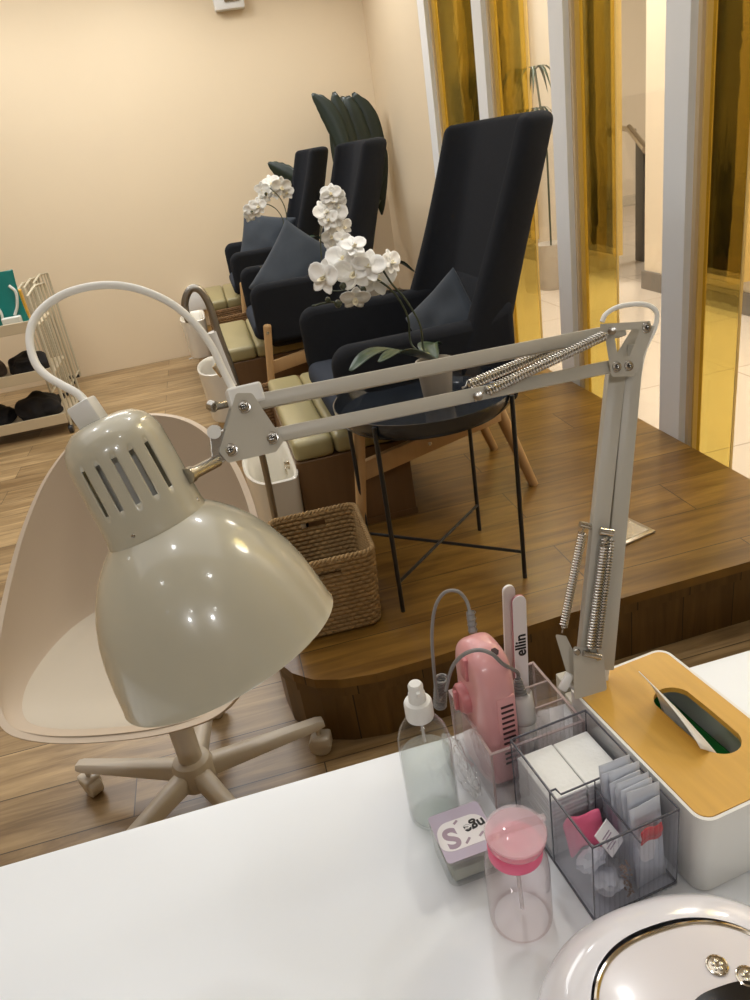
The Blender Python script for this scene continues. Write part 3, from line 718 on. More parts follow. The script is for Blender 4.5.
b.tube([(.004, yd, .071), (.004, -SLn / 2, .071)], .0009, 6); b.tube([(-SW / 2, yd, 0), (-SW / 2, yd, SH)], .0008, 6); b.tube([(.004, yd, 0), (.004, yd, SH - .01)], .0006, 6)
b.build('divider', ['smoky', 'smoky_edge'], so, loc=(0, 0, 0), smooth=False)
MS = Matrix.Translation(sc_) @ Matrix.Rotation(srot, 4, 'Z')
def inS(x, y, z): return MS @ Vector((x, y, z))
# lint pad stacks
for i, (x0, lab) in enumerate(((-.0200, 'left stack of square white lint pads in the rear cell of the ribbed organizer'), (.0195, 'right stack of square white lint pads in the rear cell of the ribbed organizer'))):
    b = B(); Mz = MS @ Matrix.Translation((x0, .032, 0))
    for k in range(14):
        dx, dy = random.uniform(-.0005, .0005), random.uniform(-.001, .001)
        b.box((dx, dy, .0045 + k * .0049), (.0378, .060, .0046), Mz @ Matrix.Rotation(random.uniform(-.012, .012), 4, 'Z'), bev=.0008, seg=1)
    tag(b.build('lint_pad_stack', 'pads', loc=tuple(inS(x0, .032, .002)), smooth=False), lab, 'lint pads', 'white lint pads in the ribbed organizer')
# sachets in right front cell
for i in range(9):
    y = -.058 + i * .0055; x = .0235 + random.uniform(-.0015, .002); hgt = .086 + random.uniform(-.007, .007); tl = random.uniform(.14, .2)
    Mz = MS @ Matrix.Translation((x, y, .0035)) @ Matrix.Rotation(random.uniform(-.07, .07), 4, 'Z') @ Matrix.Rotation(-tl * .45, 4, 'X') @ Matrix.Rotation(random.uniform(-.04, .04), 4, 'Y')
    b = B(); P = []
    for r in range(9):
        row = []
        for c in range(7):
            u = c / 6 - .5; v = r / 8
            row.append(Mz @ Vector((u * .031, .0022 * math.sin(PI * v) * math.cos(PI * u) + random.uniform(-.0003, .0003), v * (hgt + .008))))
        P.append(row)
    b.grid(P)
    b.mi = 1; b.box((0, .0012, hgt * .5), (.020, .0008, hgt * .55), Mz)
    o = b.build('sachet', ['sachet_film', 'label_white'], loc=tuple(Mz.translation), mods=[('SOLIDIFY', dict(thickness=.0005))])
    tag(o, 'thin clear sachet in the row filling the front right cell of the ribbed organizer', 'sachet', 'sachets in the front right cell')
# front left cell goods
b = B(); P = []
for i in range(9):
    row = []
    for j in range(7):
        u, v = i / 8, j / 6; row.append(inS(-.036 + .036 * u, -.010 - .012 * v + .004 * math.sin(5 * u), .052 - .03 * v + .008 * u + .003 * math.sin(9 * u + 3 * v)))
    P.append(row)
b.grid(P); tag(b.build('pink_pouch', 'pink_hot', loc=tuple(inS(-.02, -.015, .03)), mods=[('SOLIDIFY', dict(thickness=.003))] + SUB1), 'crumpled pink pouch at the back of the front left cell of the ribbed organizer', 'pouch')
b = B(); Mz = MS @ Matrix.Translation((-.008, -.041, .055)) @ Matrix.Rotation(.5, 4, 'Z') @ Matrix.Rotation(.75, 4, 'X')
b.box((0, 0, 0), (.022, .022, .0014), Mz, bev=.0004, seg=1); o = tag(b.build('paper_packet', 'label_white', loc=tuple(Mz.translation), smooth=False), 'small white paper packet with faint printing in the front left cell', 'packet'); o['_w'] = tuple(Mz.translation)
b = B()
for k in range(5): b.box((-.002 + random.uniform(-.002, .002), .004 - .0024 * k, .0009), (.012 - (k % 3) * .002, .0009, .0003), Mz)
b.build('print_lines', 'ink_mauve', o, smooth=False)
b = B(); P = []
for i in range(7):
    row = []
    for j in range(9):
        u, v = i / 6, j / 8; row.append(inS(.008 + .024 * u, -.0615 + .001 * math.sin(8 * v) + .0035 * u, .058 + .015 * v + .003 * math.sin(6 * u)))
    P.append(row)
b.grid(P); tag(b.build('red_wrapper', 'red_wrap', loc=tuple(inS(.013, -.061, .06)), mods=[('SOLIDIFY', dict(thickness=.002))] + SUB1), 'shiny red wrapper at the front rim of the ribbed organizer', 'wrapper')
for (x, y, z, rx, rz, lab) in ((-.022, -.035, .026, .5, .3, 'upper crumpled clear bag in the front left cell of the ribbed organizer'), (-.018, -.05, .014, 1.2, -.4, 'lower crumpled clear bag by the front ribs of the front left cell')):
    b = B(); t = bmesh.new(); bmesh.ops.create_icosphere(t, subdivisions=3, radius=1)
    for v in t.verts:
        n_ = noise.noise(v.co * 2.3 + Vector((x * 90, y * 90, 0))); v.co *= (1 + .45 * n_); v.co = Vector((v.co.x * .0125, v.co.y * .0085, v.co.z * .016))
    b.add(t, MS @ Matrix.Translation((x, y, z + .003)) @ Matrix.Rotation(rz, 4, 'Z') @ Matrix.Rotation(rx, 4, 'X')); tag(b.build('clear_bag', 'sachet_film', loc=tuple(inS(x, y, z))), lab, 'bag')
b = B()
for k in range(60):
    b.lathe([(0, -.0012), (.0011, 0), (0, .0012)], 6, MS @ Matrix.Translation((random.uniform(-.006, .001), random.uniform(-.064, -.05), random.uniform(.004, .034))))
tag(b.build('loose_beads', 'bead_brown', loc=tuple(inS(-.005, -.06, .004)), smooth=False), 'loose brown nail gems against the front ribs of the ribbed organizer', 'beads', kind='stuff')

# crumpled film between bottle and caddy
b = B(); t = bmesh.new(); bmesh.ops.create_icosphere(t, subdivisions=4, radius=1)
for v in t.verts:
    n_ = noise.noise(v.co * 2.7); v.co *= (1 + .35 * n_); v.co = Vector((v.co.x * .0085, v.co.y * .040, max(v.co.z, -.75) * .026))
b.add(t, Matrix.Translation((.1365, .571, TZ + .022)) @ Matrix.Rotation(.12, 4, 'Z'))
tag(b.build('film_bag', 'wrap_film', loc=(.1365, .571, TZ)), 'crumpled clear plastic film lying between the spray bottle and the clear caddy', 'film')

# ================================================================== BOTTLES
c = Vector((.0965, .541, TZ))
sb = thing('spray_bottle', 'clear bottle with white spray pump, half full of water', 'spray bottle', tuple(c)); sb.scale = (1.14, 1.14, 1.12)
r0 = .0225
op = [(r0 * .8, 0), (r0 * .97, .003), (r0, .008), (r0, .084), (r0 * .97, .093), (r0 * .85, .102), (r0 * .62, .110), (.0105, .114), (.0105, .119)]
b = B(); b.lathe(op, 48, Matrix.Translation((0, 0, 0))); b.build('bottle', 'bottle_clear', sb, loc=(0, 0, 0))
b = B(); b.lathe([(0, .003), (r0 * .8, .003), (r0 * .93, .006), (r0 * .95, .010), (r0 * .95, .074), (0, .074)], 48); b.build('water', 'liquid', sb, loc=(0, 0, 0))
b = B(); b.lathe([(0.0115, .115), (.0118, .116), (.0118, .130), (.0108, .132), (.0075, .133), (.007, .140), (.0062, .141), (.0062, .148), (.005, .150), (0, .150)], 32)
b.box((0, -.0075, .1445), (.0035, .004, .0035), bev=.0006); b.build('spray_pump', 'white_plastic', sb, loc=(0, 0, 0))
b = B(); b.tube(spline([(0, 0, .116), (.0005, 0, .10), (.001, .002, .085)], 6), .0013, 8); b.build('dip_tube', 'frost', sb, loc=(0, 0, 0))
c = Vector((.134, .4105, TZ))
pb = thing('pump_bottle', 'clear remover bottle with a pink dish pump lid, nearest on the desk', 'pump bottle', tuple(c)); pb.scale = (1.17, 1.17, 1.0)
r0 = .0232
b = B(); b.lathe([(r0 * .85, 0), (r0 * .98, .003), (r0, .009), (r0, .062), (r0 * .97, .070), (r0 * .86, .078), (.0175, .081), (.0172, .086)], 48); b.build('bottle', 'bottle_pinkish', pb, loc=(0, 0, 0))
b = B(); b.lathe([(.0178, .080), (.0192, .081), (.0192, .090), (.0178, .092), (0, .092)], 40); b.build('collar', 'pink_hot', pb, loc=(0, 0, 0))
lm = Matrix.Translation((.001, -.001, .0925)) @ Matrix.Rotation(.06, 4, 'X') @ Matrix.Diagonal((.86, .86, 1, 1))
b = B(); b.lathe([(.010, 0), (.020, .001), (.0235, .005), (.0245, .011), (.0240, .0125), (.0225, .0115), (.0205, .007), (.015, .004), (.010, .003), (.004, .0035), (0, .004)], 48, lm); b.build('pump_dish', 'pump_pink', pb, loc=(0, 0, 0))
b = B(); b.lathe([(0, .0135), (.0165, .0135), (.0245, .0125), (.0252, .0140), (.0245, .0155), (.015, .0162), (0, .0165)], 48, lm); b.box((0.0245, .004, .0145), (.006, .006, .004), lm, bev=.001); b.build('flip_lid', 'lid_clear', pb, loc=(0, 0, 0))
b = B(); b.tube([(0, 0, .09), (0.002, .002, .006)], .0016, 8); b.build('dip_tube', 'frost', pb, loc=(0, 0, 0))

# ================================================================== LABEL BOX
lb = thing('sample_box', 'clear plastic box with a mauve lid label lettered S and nge, between the two bottles', 'plastic box', (.1085, .480, TZ), math.radians(3), world=False)
LBM = Matrix.Translation((.1085, .480, TZ)) @ Matrix.Rotation(math.radians(3), 4, 'Z')
b = B(); P = [[(x, y, z) for x, y in pts] for pts, z in ((rrect(.044, .044, .008, 5), 0), (rrect(.050, .052, .009, 5), .003), (rrect(.052, .056, .009, 5), .034))]
V = b.grid(P, wv=True); b.face(V[0]); b.build('tub', 'bottle_clear', lb, loc=(0, 0, 0))
b = B(); b.box((0, 0, .011), (.042, .044, .016), bev=.004); b.build('contents', 'grey_goods', lb, loc=(0, 0, 0))
b = B(); b.prism(rrect(.054, .058, .009, 5), .0345, .037); b.build('tub_lid', 'acrylic', lb, loc=(0, 0, 0), smooth=False)
b = B(); b.prism(rrect(.051, .055, .004, 4), .0372, .0376); lab_ = b.build('label', 'label_mauve', lb, loc=(0, 0, 0), smooth=False)
b = B(); b.prism([(x * (1 - .12 * (y / .02)), y) for x, y in rrect(.049, .032, .012, 6, 0, -.001)], .0377, .0379); b.build('label_patch', 'label_white', lab_, loc=(0, 0, 0), smooth=False)
text_mesh('lettering', 'nge', .0150, Matrix.Translation((.0125, .001, .0381)) @ Matrix.Rotation(PI + .12, 4, 'Z'), 'ink_black', lab_, bold=.0004, world=False)
text_mesh('lettering', 'S', .030, Matrix.Translation((-.0125, -.0025, .0380)) @ Matrix.Rotation(PI + .05, 4, 'Z'), 'ink_mauve', lab_, bold=.0010, world=False)
b = B()
for (x, y, a, l) in ((-.003, .0115, .6, .005), (.0145, -.0095, .6, .006), (.0005, -.0115, .75, .007)): b.box((0, 0, 0), (l, .0022, .0003), Matrix.Translation((x, y, .0381)) @ Matrix.Rotation(a, 4, 'Z'))
b.build('lettering', 'ink_mauve', lab_, loc=(0, 0, 0), smooth=False)

# ================================================================== UV LAMP
uc = Vector((.199, .239, TZ)); ur = 0.0
uv = thing('nail_dryer', 'white domed nail dryer lamp with chrome ring at the bottom right corner', 'nail dryer', tuple(uc), ur)
def se(a, bb, n, t): 
    c_, s_ = math.cos(t), math.sin(t); return (a * abs(c_) ** (2 / n) * (1 if c_ > 0 else -1), bb * abs(s_) ** (2 / n) * (1 if s_ > 0 else -1))
b = B(); rings = []
for (sc1, z) in ((.90, .0), (.95, .004), (.985, .02), (1.0, .038), (.99, .052), (.955, .066), (.90, .077), (.82, .085), (.74, .0885), (.66, .0895)):
    rings.append([(se(.112 * sc1, .114 * sc1, 2.35, 2 * PI * k / 96)[0], se(.112 * sc1, .114 * sc1, 2.35, 2 * PI * k / 96)[1], z) for k in range(96)])
V = b.grid(rings, wv=True); b.face(V[0]); b.build('housing', 'uv_white', uv, loc=(0, 0, 0))
b = B(); b.prism([se(.069, .068, 2.5, 2 * PI * k / 96) for k in range(96)], .086, .0915, bev=.001); b.build('top_deck', 'uv_deck', uv, loc=(0, 0, 0))
b = B(); pts = [Vector(se(.070, .069, 2.5, 2 * PI * k / 96)).to_3d() + Vector((0, 0, .0905)) for k in range(97)]; b.tube(pts, .0021, 8, caps=False); b.build('chrome_ring', 'chrome', uv, loc=(0, 0, 0))
Mi = (Matrix.Translation(uc) @ Matrix.Rotation(ur, 4, 'Z')).inverted()
for (px, py) in ((717, 966), (747, 977)):
    q = Mi @ atz(px, py, TZ + .0915)
    b = B(); b.lathe([(.0072, 0), (.0072, .0012), (.0062, .0016), (.0055, .0008), (0, .0010)], 28, Matrix.Translation((q.x, q.y, .0915)))
    b.mi = 1
    for k in range(5): b.lathe([(.0012, .0008), (.0012, .0016), (0, .0018)], 8, Matrix.Translation((q.x + .0028 * math.cos(k * 1.257), q.y + .0028 * math.sin(k * 1.257), .0915)))
    b.build('button', ['chrome', 'steel'], uv, loc=(0, 0, 0))
q = Mi @ atz(735, 1012, TZ + .0915)
b = B(); b.prism([(q.x + se(.026, .016, 3, 2 * PI * k / 48)[0], q.y + se(.026, .016, 3, 2 * PI * k / 48)[1]) for k in range(48)], .0914, .0925); b.build('display', 'display_black', uv, loc=(0, 0, 0))

# ================================================================== ARMCHAIRS
def make_chair():
    r = thing('armchair', '', 'armchair', (.56, 2.275, HP), 0)
    # local: front is -x, sides +-y
    def lean(z): v = (z - .34) / .75; return .165 + .222 * v
    P = []; nv, nu = 22, 21
    for i in range(nv):
        v = i / (nv - 1); z = .33 + .76 * v
        hw = .315 - .015 * math.sin(PI * v) ** 2 - .012 * v
        wing = .105 + .08 * (1 - v) ** 1.6
        row = []
        for j in range(nu):
            u = -1 + 2 * j / (nu - 1); s = math.sin(u * PI / 2)
            k = max(0, (abs(u) - .45) / .55) ** 1.7
            zz = z
            row.append((lean(z) - wing * k, hw * s, zz))
        P.append(row)
    b = B(); b.grid(P); b.build('backrest', 'charcoal', r, loc=(0, 0, 0), mods=[('SOLIDIFY', dict(thickness=.056, offset=0)), ('BEVEL', dict(width=.02, segments=3, limit_method='ANGLE', angle_limit=.8)), ('SUBSURF', dict(levels=1, render_levels=1))])
    P = []
    for i in range(9):
        v = i / 8; row = []
        for j in range(9):
            u = -1 + j / 4; z = .40 + .27 * v
            row.append((lean(z) - .030 - .022 * (1 - u ** 4) * (1 - (2 * v - 1) ** 4), .20 * u, z))
        P.append(row)
    b = B(); b.grid(P); b.build('lumbar_pad', 'charcoal', r, loc=(0, 0, 0), mods=[('SOLIDIFY', dict(thickness=.02, offset=1))] + SUB1)
    for s in (-1, 1):
        b = B(); xf, xb, zt, zb, rr = -.30, .23, .610, .355, .055
        pts = [(xb, zb - .01), (xf + .07, zb)] + [(xf + .07 - .07 * math.sin(a), zb + .07 - .07 * math.cos(a)) for a in [PI / 2 * k / 5 for k in range(1, 6)]]
        pts += [(xf + rr - rr * math.cos(a), zt - rr + rr * math.sin(a)) for a in [PI / 2 * k / 6 for k in range(0, 7)]] + [(.08, zt - .006), (.15, zt + .0), (xb, zt + .03)]
        Mz = Matrix.Translation((0, s * .298, 0)) @ Matrix.Rotation(s * -.07, 4, 'Z') @ Matrix.Rotation(PI / 2, 4, 'X')
        b.prism(pts, -.031, .031, Mz)
        b.build('armrest', 'charcoal', r, loc=(0, 0, 0), mods=[('BEVEL', dict(width=.024, segments=4, limit_method='ANGLE', angle_limit=.7))])
    b = B(); b.box((-.03, 0, .355), (.44, .56, .07), bev=.03, seg=4); b.build('seat', 'charcoal', r, loc=(0, 0, 0))
    b = B(); b.box((-.075, 0, .40), (.47, .525, .08), bev=.034, seg=5); b.build('seat_cushion', 'charcoal_seat', r, loc=(0, 0, 0))
    for s in (-1, 1):
        b = B(); b.tube([(-.255, s * .358, .44), (-.315, s * .372, .0)], [.0175, .014], 16); b.lathe([(.0170, 0), (.014, .006), (.005, .009), (0, .0095)], 16, axisM((-.255, s * .358, .44), (.1, 0, 1))); b.build('leg', 'birch', r, loc=(0, 0, 0))
        b = B(); b.tube([(.18, s * .185, .36), (.310, s * .175, .0)], [.021, .015], 16); b.build('leg', 'birch', r, loc=(0, 0, 0))
        b = B(); b.bar((-.285, s * .345, .255), (.20, s * .20, .285), .055, .022, up=(0, 1, 0), bev=.003); b.build('side_rail', 'birch', r, loc=(0, 0, 0))
        b = B(); b.lathe([(.006, 0), (.006, .0015), (0, .002)], 12, axisM((-.259, s * .376, .415), (0, s, 0))); b.build('bolt', 'steel', r, loc=(0, 0, 0))
        b = B(); b.lathe([(.006, 0), (.006, .0015), (0, .002)], 12, axisM((-.05, s * .287, .27), (-.28, s, 0))); b.build('bolt', 'steel', r, loc=(0, 0, 0))
    return r
ch = make_chair(); ch['group'] = 'high-backed armchairs on the platform'
ch['label'] = 'nearest charcoal high-backed armchair, behind the black tray table'
c2 = copy_tree(ch); c2.location = (.445, 3.62, HP); c2['label'] = 'middle charcoal high-backed armchair with a large pillow on its seat'
c3 = copy_tree(ch); c3.location = (.435, 5.0, HP); c3['label'] = 'farthest charcoal high-backed armchair, next to the back wall'
# pillows
def pillow(cen, sz, rot, lab):
    b = B(); n = 17
    def pt(u, v, s):
        e_ = 1 - .09 * (1 - abs(u) ** 2) * abs(v) ** 3; f_ = 1 - .09 * (1 - abs(v) ** 2) * abs(u) ** 3
        th = s * .32 * ((1 - u ** 2) * (1 - v ** 2)) ** .45 * (1 + .35 * noise.noise(Vector((u * 1.7, v * 1.7, s + sz * 9))))
        return Vector((u * f_ * sz / 2, v * e_ * sz / 2, th * sz / 2))
    for s in (1, -1):
        b.grid([[pt(-1 + 2 * i / (n - 1), -1 + 2 * j / (n - 1), s) for j in range(n)] for i in range(n)])
    bmesh.ops.transform(b.bm, matrix=Matrix.Translation(cen) @ rot, verts=b.bm.verts)
    return tag(b.build('pillow', 'pillow_cloth', loc=tuple(cen), mods=SUB1), lab, 'pillow', 'blue-grey pillows on the armchairs')
RX = lambda a: Matrix.Rotation(a, 4, 'X'); RY = lambda a: Matrix.Rotation(a, 4, 'Y'); RZ = lambda a: Matrix.Rotation(a, 4, 'Z')
def prot(yaw, tilt, spin):
    """yaw: heading of the pillow's face from +x; tilt back; spin in its own plane"""
    return RZ(yaw) @ RY(PI / 2 - tilt) @ RZ(spin)
pillow(Vector((.640, 2.13, .765)), .250, prot(math.radians(212), .25, math.radians(40)), 'small blue-grey pillow standing on its corner in the nearest armchair')
pillow(Vector((.405, 3.60, .785)), .38, prot(math.radians(250), .40, math.radians(-36)), 'large blue-grey pillow leaning in the middle armchair')
pillow(Vector((.395, 5.0, .805)), .36, prot(math.radians(250), .35, math.radians(-14)), 'blue-grey pillow leaning in the farthest armchair')

# ================================================================== TRAY TABLES
def make_table():
    r = thing('tray_table', '', 'side table', (.445, 1.745, HP), 0)
    zt = .475
    b = B(); b.lathe([(0, zt), (.196, zt), (.213, zt + .004), (.220, zt + .018), (.223, zt + .034), (.226, zt + .034), (.2235, zt + .014), (.217, zt + .0), (.198, zt - .003), (0, zt - .003)], 72); b.build('tray_top', 'tray_black', r, loc=(0, 0, 0))
    for (x, y) in ((-.163, -.16), (.175, -.15), (.16, .15), (-.175, .155)):
        b = B(); b.tube([(x * 1.0, y * 1.0, zt + .030), (x * 1.0, y * 1.0, zt - .02), (x * 1.0, y * 1.0, .0)], .0058, 10); b.build('leg', 'black_metal', r, loc=(0, 0, 0))
    b = B(); b.tube([(-.166, -.16, .085), (.160, .148, .085)], .0045, 8); b.tube([(-.17, .15, .077), (.177, -.15, .077)], .0045, 8); b.build('cross_brace', 'black_metal', r, loc=(0, 0, 0))
    b = B(); b.tube([(.2 * math.cos(a), .2 * math.sin(a), zt - .008) for a in [2 * PI * k / 48 for k in range(49)]], .005, 8, caps=False); b.build('ring_frame', 'black_metal', r, loc=(0, 0, 0))
    return r
t1 = make_table(); t1['label'] = 'black round tray table with thin legs in front of the nearest armchair'; t1['group'] = 'black tray tables by the armchairs'
t2 = copy_tree(t1); t2.location = (.60, 2.97, HP); t2['label'] = 'black round tray table between the nearest and the middle armchair'
t3 = copy_tree(t1); t3.location = (.52, 4.45, HP); t3['label'] = 'black round tray table between the middle and the farthest armchair'

# ================================================================== ORCHIDS
def petal(b, M, L, W, cup=.25, tipw=.9):
    n, m = 7, 5; P = []
    for i in range(n):
        t = i / (n - 1); w = W * math.sin(PI * (t * .86 + .10)) ** tipw; row = []
        for j in range(m):
            s = -1 + 2 * j / (m - 1); row.append(M @ Vector((L * t, w * s, cup * L * (t ** 2) * .6 + W * .35 * (s * s - .5) * math.sin(PI * t))))
        P.append(row)
    b.grid(P)
def flower(b, p, nrm, r, spin):
    M0 = axisM(p, nrm) @ Matrix.Rotation(spin, 4, 'Z')
    b.mi = 0
    for a, L, W in ((0.35, 1.0, .52), (PI - .35, 1.0, .52)): petal(b, M0 @ Matrix.Rotation(a, 4, 'Z'), r * L, r * W, .15, .6)
    for a in (PI / 2, -PI / 2 + .62, -PI / 2 - .62): petal(b, M0 @ Matrix.Translation((0, 0, -r * .05)) @ Matrix.Rotation(a, 4, 'Z'), r * .92, r * .34, .1, .8)
    b.mi = 1; petal(b, M0 @ Matrix.Rotation(-PI / 2, 4, 'Z') @ Matrix.Rotation(-.7, 4, 'Y'), r * .45, r * .2, .9); petal(b, M0 @ Matrix.Rotation(-PI / 2 + .9, 4, 'Z') @ Matrix.Rotation(-1.1, 4, 'Y'), r * .3, r * .14, .9)
def orchid(label, basep, stems, blooms, buds, leaves, pr=.04, ph=.11, r=.036):
    root = thing('potted_orchid', label, 'potted orchid', tuple(basep), world=True, group='white orchids on the tray tables')
    b = B(); M = Matrix.Translation(basep)
    b.lathe([(0, 0), (pr * .72, 0), (pr * .76, .003), (pr, ph), (pr * .93, ph + .001), (pr * .9, ph - .012), (0, ph - .014)], 40, M); b.build('pot', 'pot_grey', root)
    for st in stems: b = B(); b.tube(spline(st, 8), .0026, 7); b.build('stem', 'stem_green', root)
    for i, (p, n_, rr) in enumerate(blooms):
        b = B(); flower(b, p, n_, r * rr, random.uniform(-.5, .5)); b.build('bloom', ['petal', 'petal_cream'], root, mods=[('SOLIDIFY', dict(thickness=.0008))])
    for p, rr in buds:
        b = B(); b.lathe([(0, -rr * 1.2), (rr * .7, -rr * .8), (rr, 0), (rr * .7, rr * .8), (0, rr * 1.25)], 14, Matrix.Translation(p) @ RX(.6)); b.build('bud', 'bud', root)
    for lf in leaves:
        P = []; pts = spline(lf[0], 6); w = lf[1]
        for i, q in enumerate(pts):
            t = i / (len(pts) - 1); d = (pts[min(i + 1, len(pts) - 1)] - pts[max(0, i - 1)]).normalized(); sd = d.cross(Vector((0, 0, 1))); sd = sd.normalized() if sd.length > .01 else Vector((1, 0, 0)); ww = w * math.sin(PI * min(.97, t * .9 + .08)) ** .6
            P.append([q + sd * ww * s + Vector((0, 0, .35 * ww * abs(s))) for s in (-1, -.5, 0, .5, 1)])
        b = B(); b.grid(P); b.build('leaf', 'leaf', root, mods=[('SOLIDIFY', dict(thickness=.0015))])
    return root
tc_ = lambda p: (CAM - p).normalized()
bp = Vector((.485, 1.75, HP + .477)); OY = 1.80
top_ = bp + Vector((0, 0, .105))
f1 = [(324, 277, 1.15, (-1.3, 0, .2)), (343, 258, 1.1, (-.5, 0, .4)), (354, 246, .8, (.2, 0, 1.2)), (353, 272, 1.25, (-.3, 0, -.3)), (368, 266, 1.1, (.1, 0, .5)), (376, 276, 1.35, (.5, 0, -.2)), (391, 262, .85, (1.2, 0, .3)), (355, 298, .95, (0, 0, -1.1))]
bl1 = []
for px, py, rr, dn in f1:
    p = aty(px, py, OY + random.uniform(-.035, .035)); bl1.append((p, tc_(p) + Vector(dn) * .9 + Vector((0, -.2, 0)), rr))
q = lambda px, py, y=OY: aty(px, py, y)
orchid('white orchid in a grey pot on the nearest tray table', bp,
       [[top_, q(412, 345), q(408, 318), q(398, 298), q(384, 284), q(366, 276), q(345, 276), q(330, 284)], [top_ + Vector((.006, 0, 0)), q(424, 350), q(420, 325), q(406, 300), q(392, 284), q(376, 262), q(352, 252)], [q(366, 290), q(350, 297), q(340, 303), q(330, 302), q(312, 306)]],
       bl1, [(q(343, 286), .0085), (q(363, 290), .0085), (q(338, 304), .0095), (q(347, 297), .007), (q(328, 300), .007)],
       [([top_, q(392, 352, 1.70), q(370, 356, 1.66), q(351, 371, 1.62)], .028), ([top_, q(428, 346, 1.85), q(440, 344, 1.9)], .026), ([top_, q(402, 352, 1.6), q(380, 362, 1.52)], .022)], pr=.046, ph=.105, r=.040)
def gen_orchid(label, basep, y, pix, r, stempix, extra_leaf):
    bl = []
    for px, py, rr in pix:
        p = aty(px, py, y + random.uniform(-.05, .05)); bl.append((p, tc_(p) + Vector((random.uniform(-.6, .6), 0, random.uniform(-.4, .4))), rr))
    tp = basep + Vector((0, 0, .10))
    stems = [[tp] + [aty(a, c_, y) for a, c_ in s] for s in stempix]
    orchid(label, basep, stems, bl, [(aty(a, c_, y - .02), .009) for a, c_ in extra_leaf], [([tp, tp + Vector((.12, .03, .06)), tp + Vector((.2, .05, .01))], .03), ([tp, tp + Vector((-.03, -.1, .07)), tp + Vector((-.05, -.18, .04))], .03)], r=r)
gen_orchid('white orchid in upright bloom on the middle tray table', Vector((.60, 2.98, HP + .477)), 3.05, [(331, 194, .95), (333, 199, 1.1), (325, 212, 1.15), (335, 214, 1.2), (329, 220, 1.0), (344, 227, .8), (331, 236, .95), (342, 239, .8), (333, 246, .9), (338, 205, .9)], .046, [[(348, 280), (342, 250), (336, 225), (332, 197)], [(330, 290), (322, 262), (321, 230), (326, 212)]], [])
gen_orchid('white orchid with an arching stem on the farthest tray table', Vector((.50, 4.45, HP + .477)), 4.45, [(262, 189, .8), (271, 184, 1.0), (281, 187, 1.1), (287, 192, .8), (265, 196, .8), (258, 206, .9), (253, 210, 1.0), (250, 215, .8), (262, 201, .7), (275, 192, .8)], .056, [[(285, 235), (283, 220), (276, 209), (266, 204), (258, 205)], [(288, 235), (286, 212), (280, 198), (270, 188)]], [(266, 194), (262, 200), (252, 212)])

# ================================================================== BENCHES
def bench(x0, x1, y0, y1, lab):
    r = thing('footrest_bench', lab, 'bench', ((x0 + x1) / 2, (y0 + y1) / 2, HP), group='wooden footrest benches with olive cushions')
    w, l = x1 - x0, y1 - y0
    b = B(); b.box((0, 0, .128), (w, l, .255), bev=.003); b.box((0, 0, .01), (w + .004, l + .004, .02)); b.build('bench_body', 'bench_wood', r, loc=(0, 0, 0), smooth=False)
    wl = w * .36
    b = B(); b.box((-w / 2 + wl / 2, 0, .288), (wl - .002, l + .006, .064), bev=.018, seg=4); b.build('cushion', 'olive_leather', r, loc=(0, 0, 0))
    b = B(); b.box((wl / 2, 0, .288), (w - wl - .002, l + .006, .064), bev=.018, seg=4); b.build('cushion', 'olive_leather', r, loc=(0, 0, 0))
bench(.12, .47, 2.10, 2.86, 'nearest olive-cushioned wooden bench, under the nearest armchair')
bench(-.02, .40, 3.50, 4.18, 'middle olive-cushioned wooden bench, under the middle armchair')
bench(-.06, .30, 4.95, 5.62, 'farthest olive-cushioned wooden bench, by the back wall')

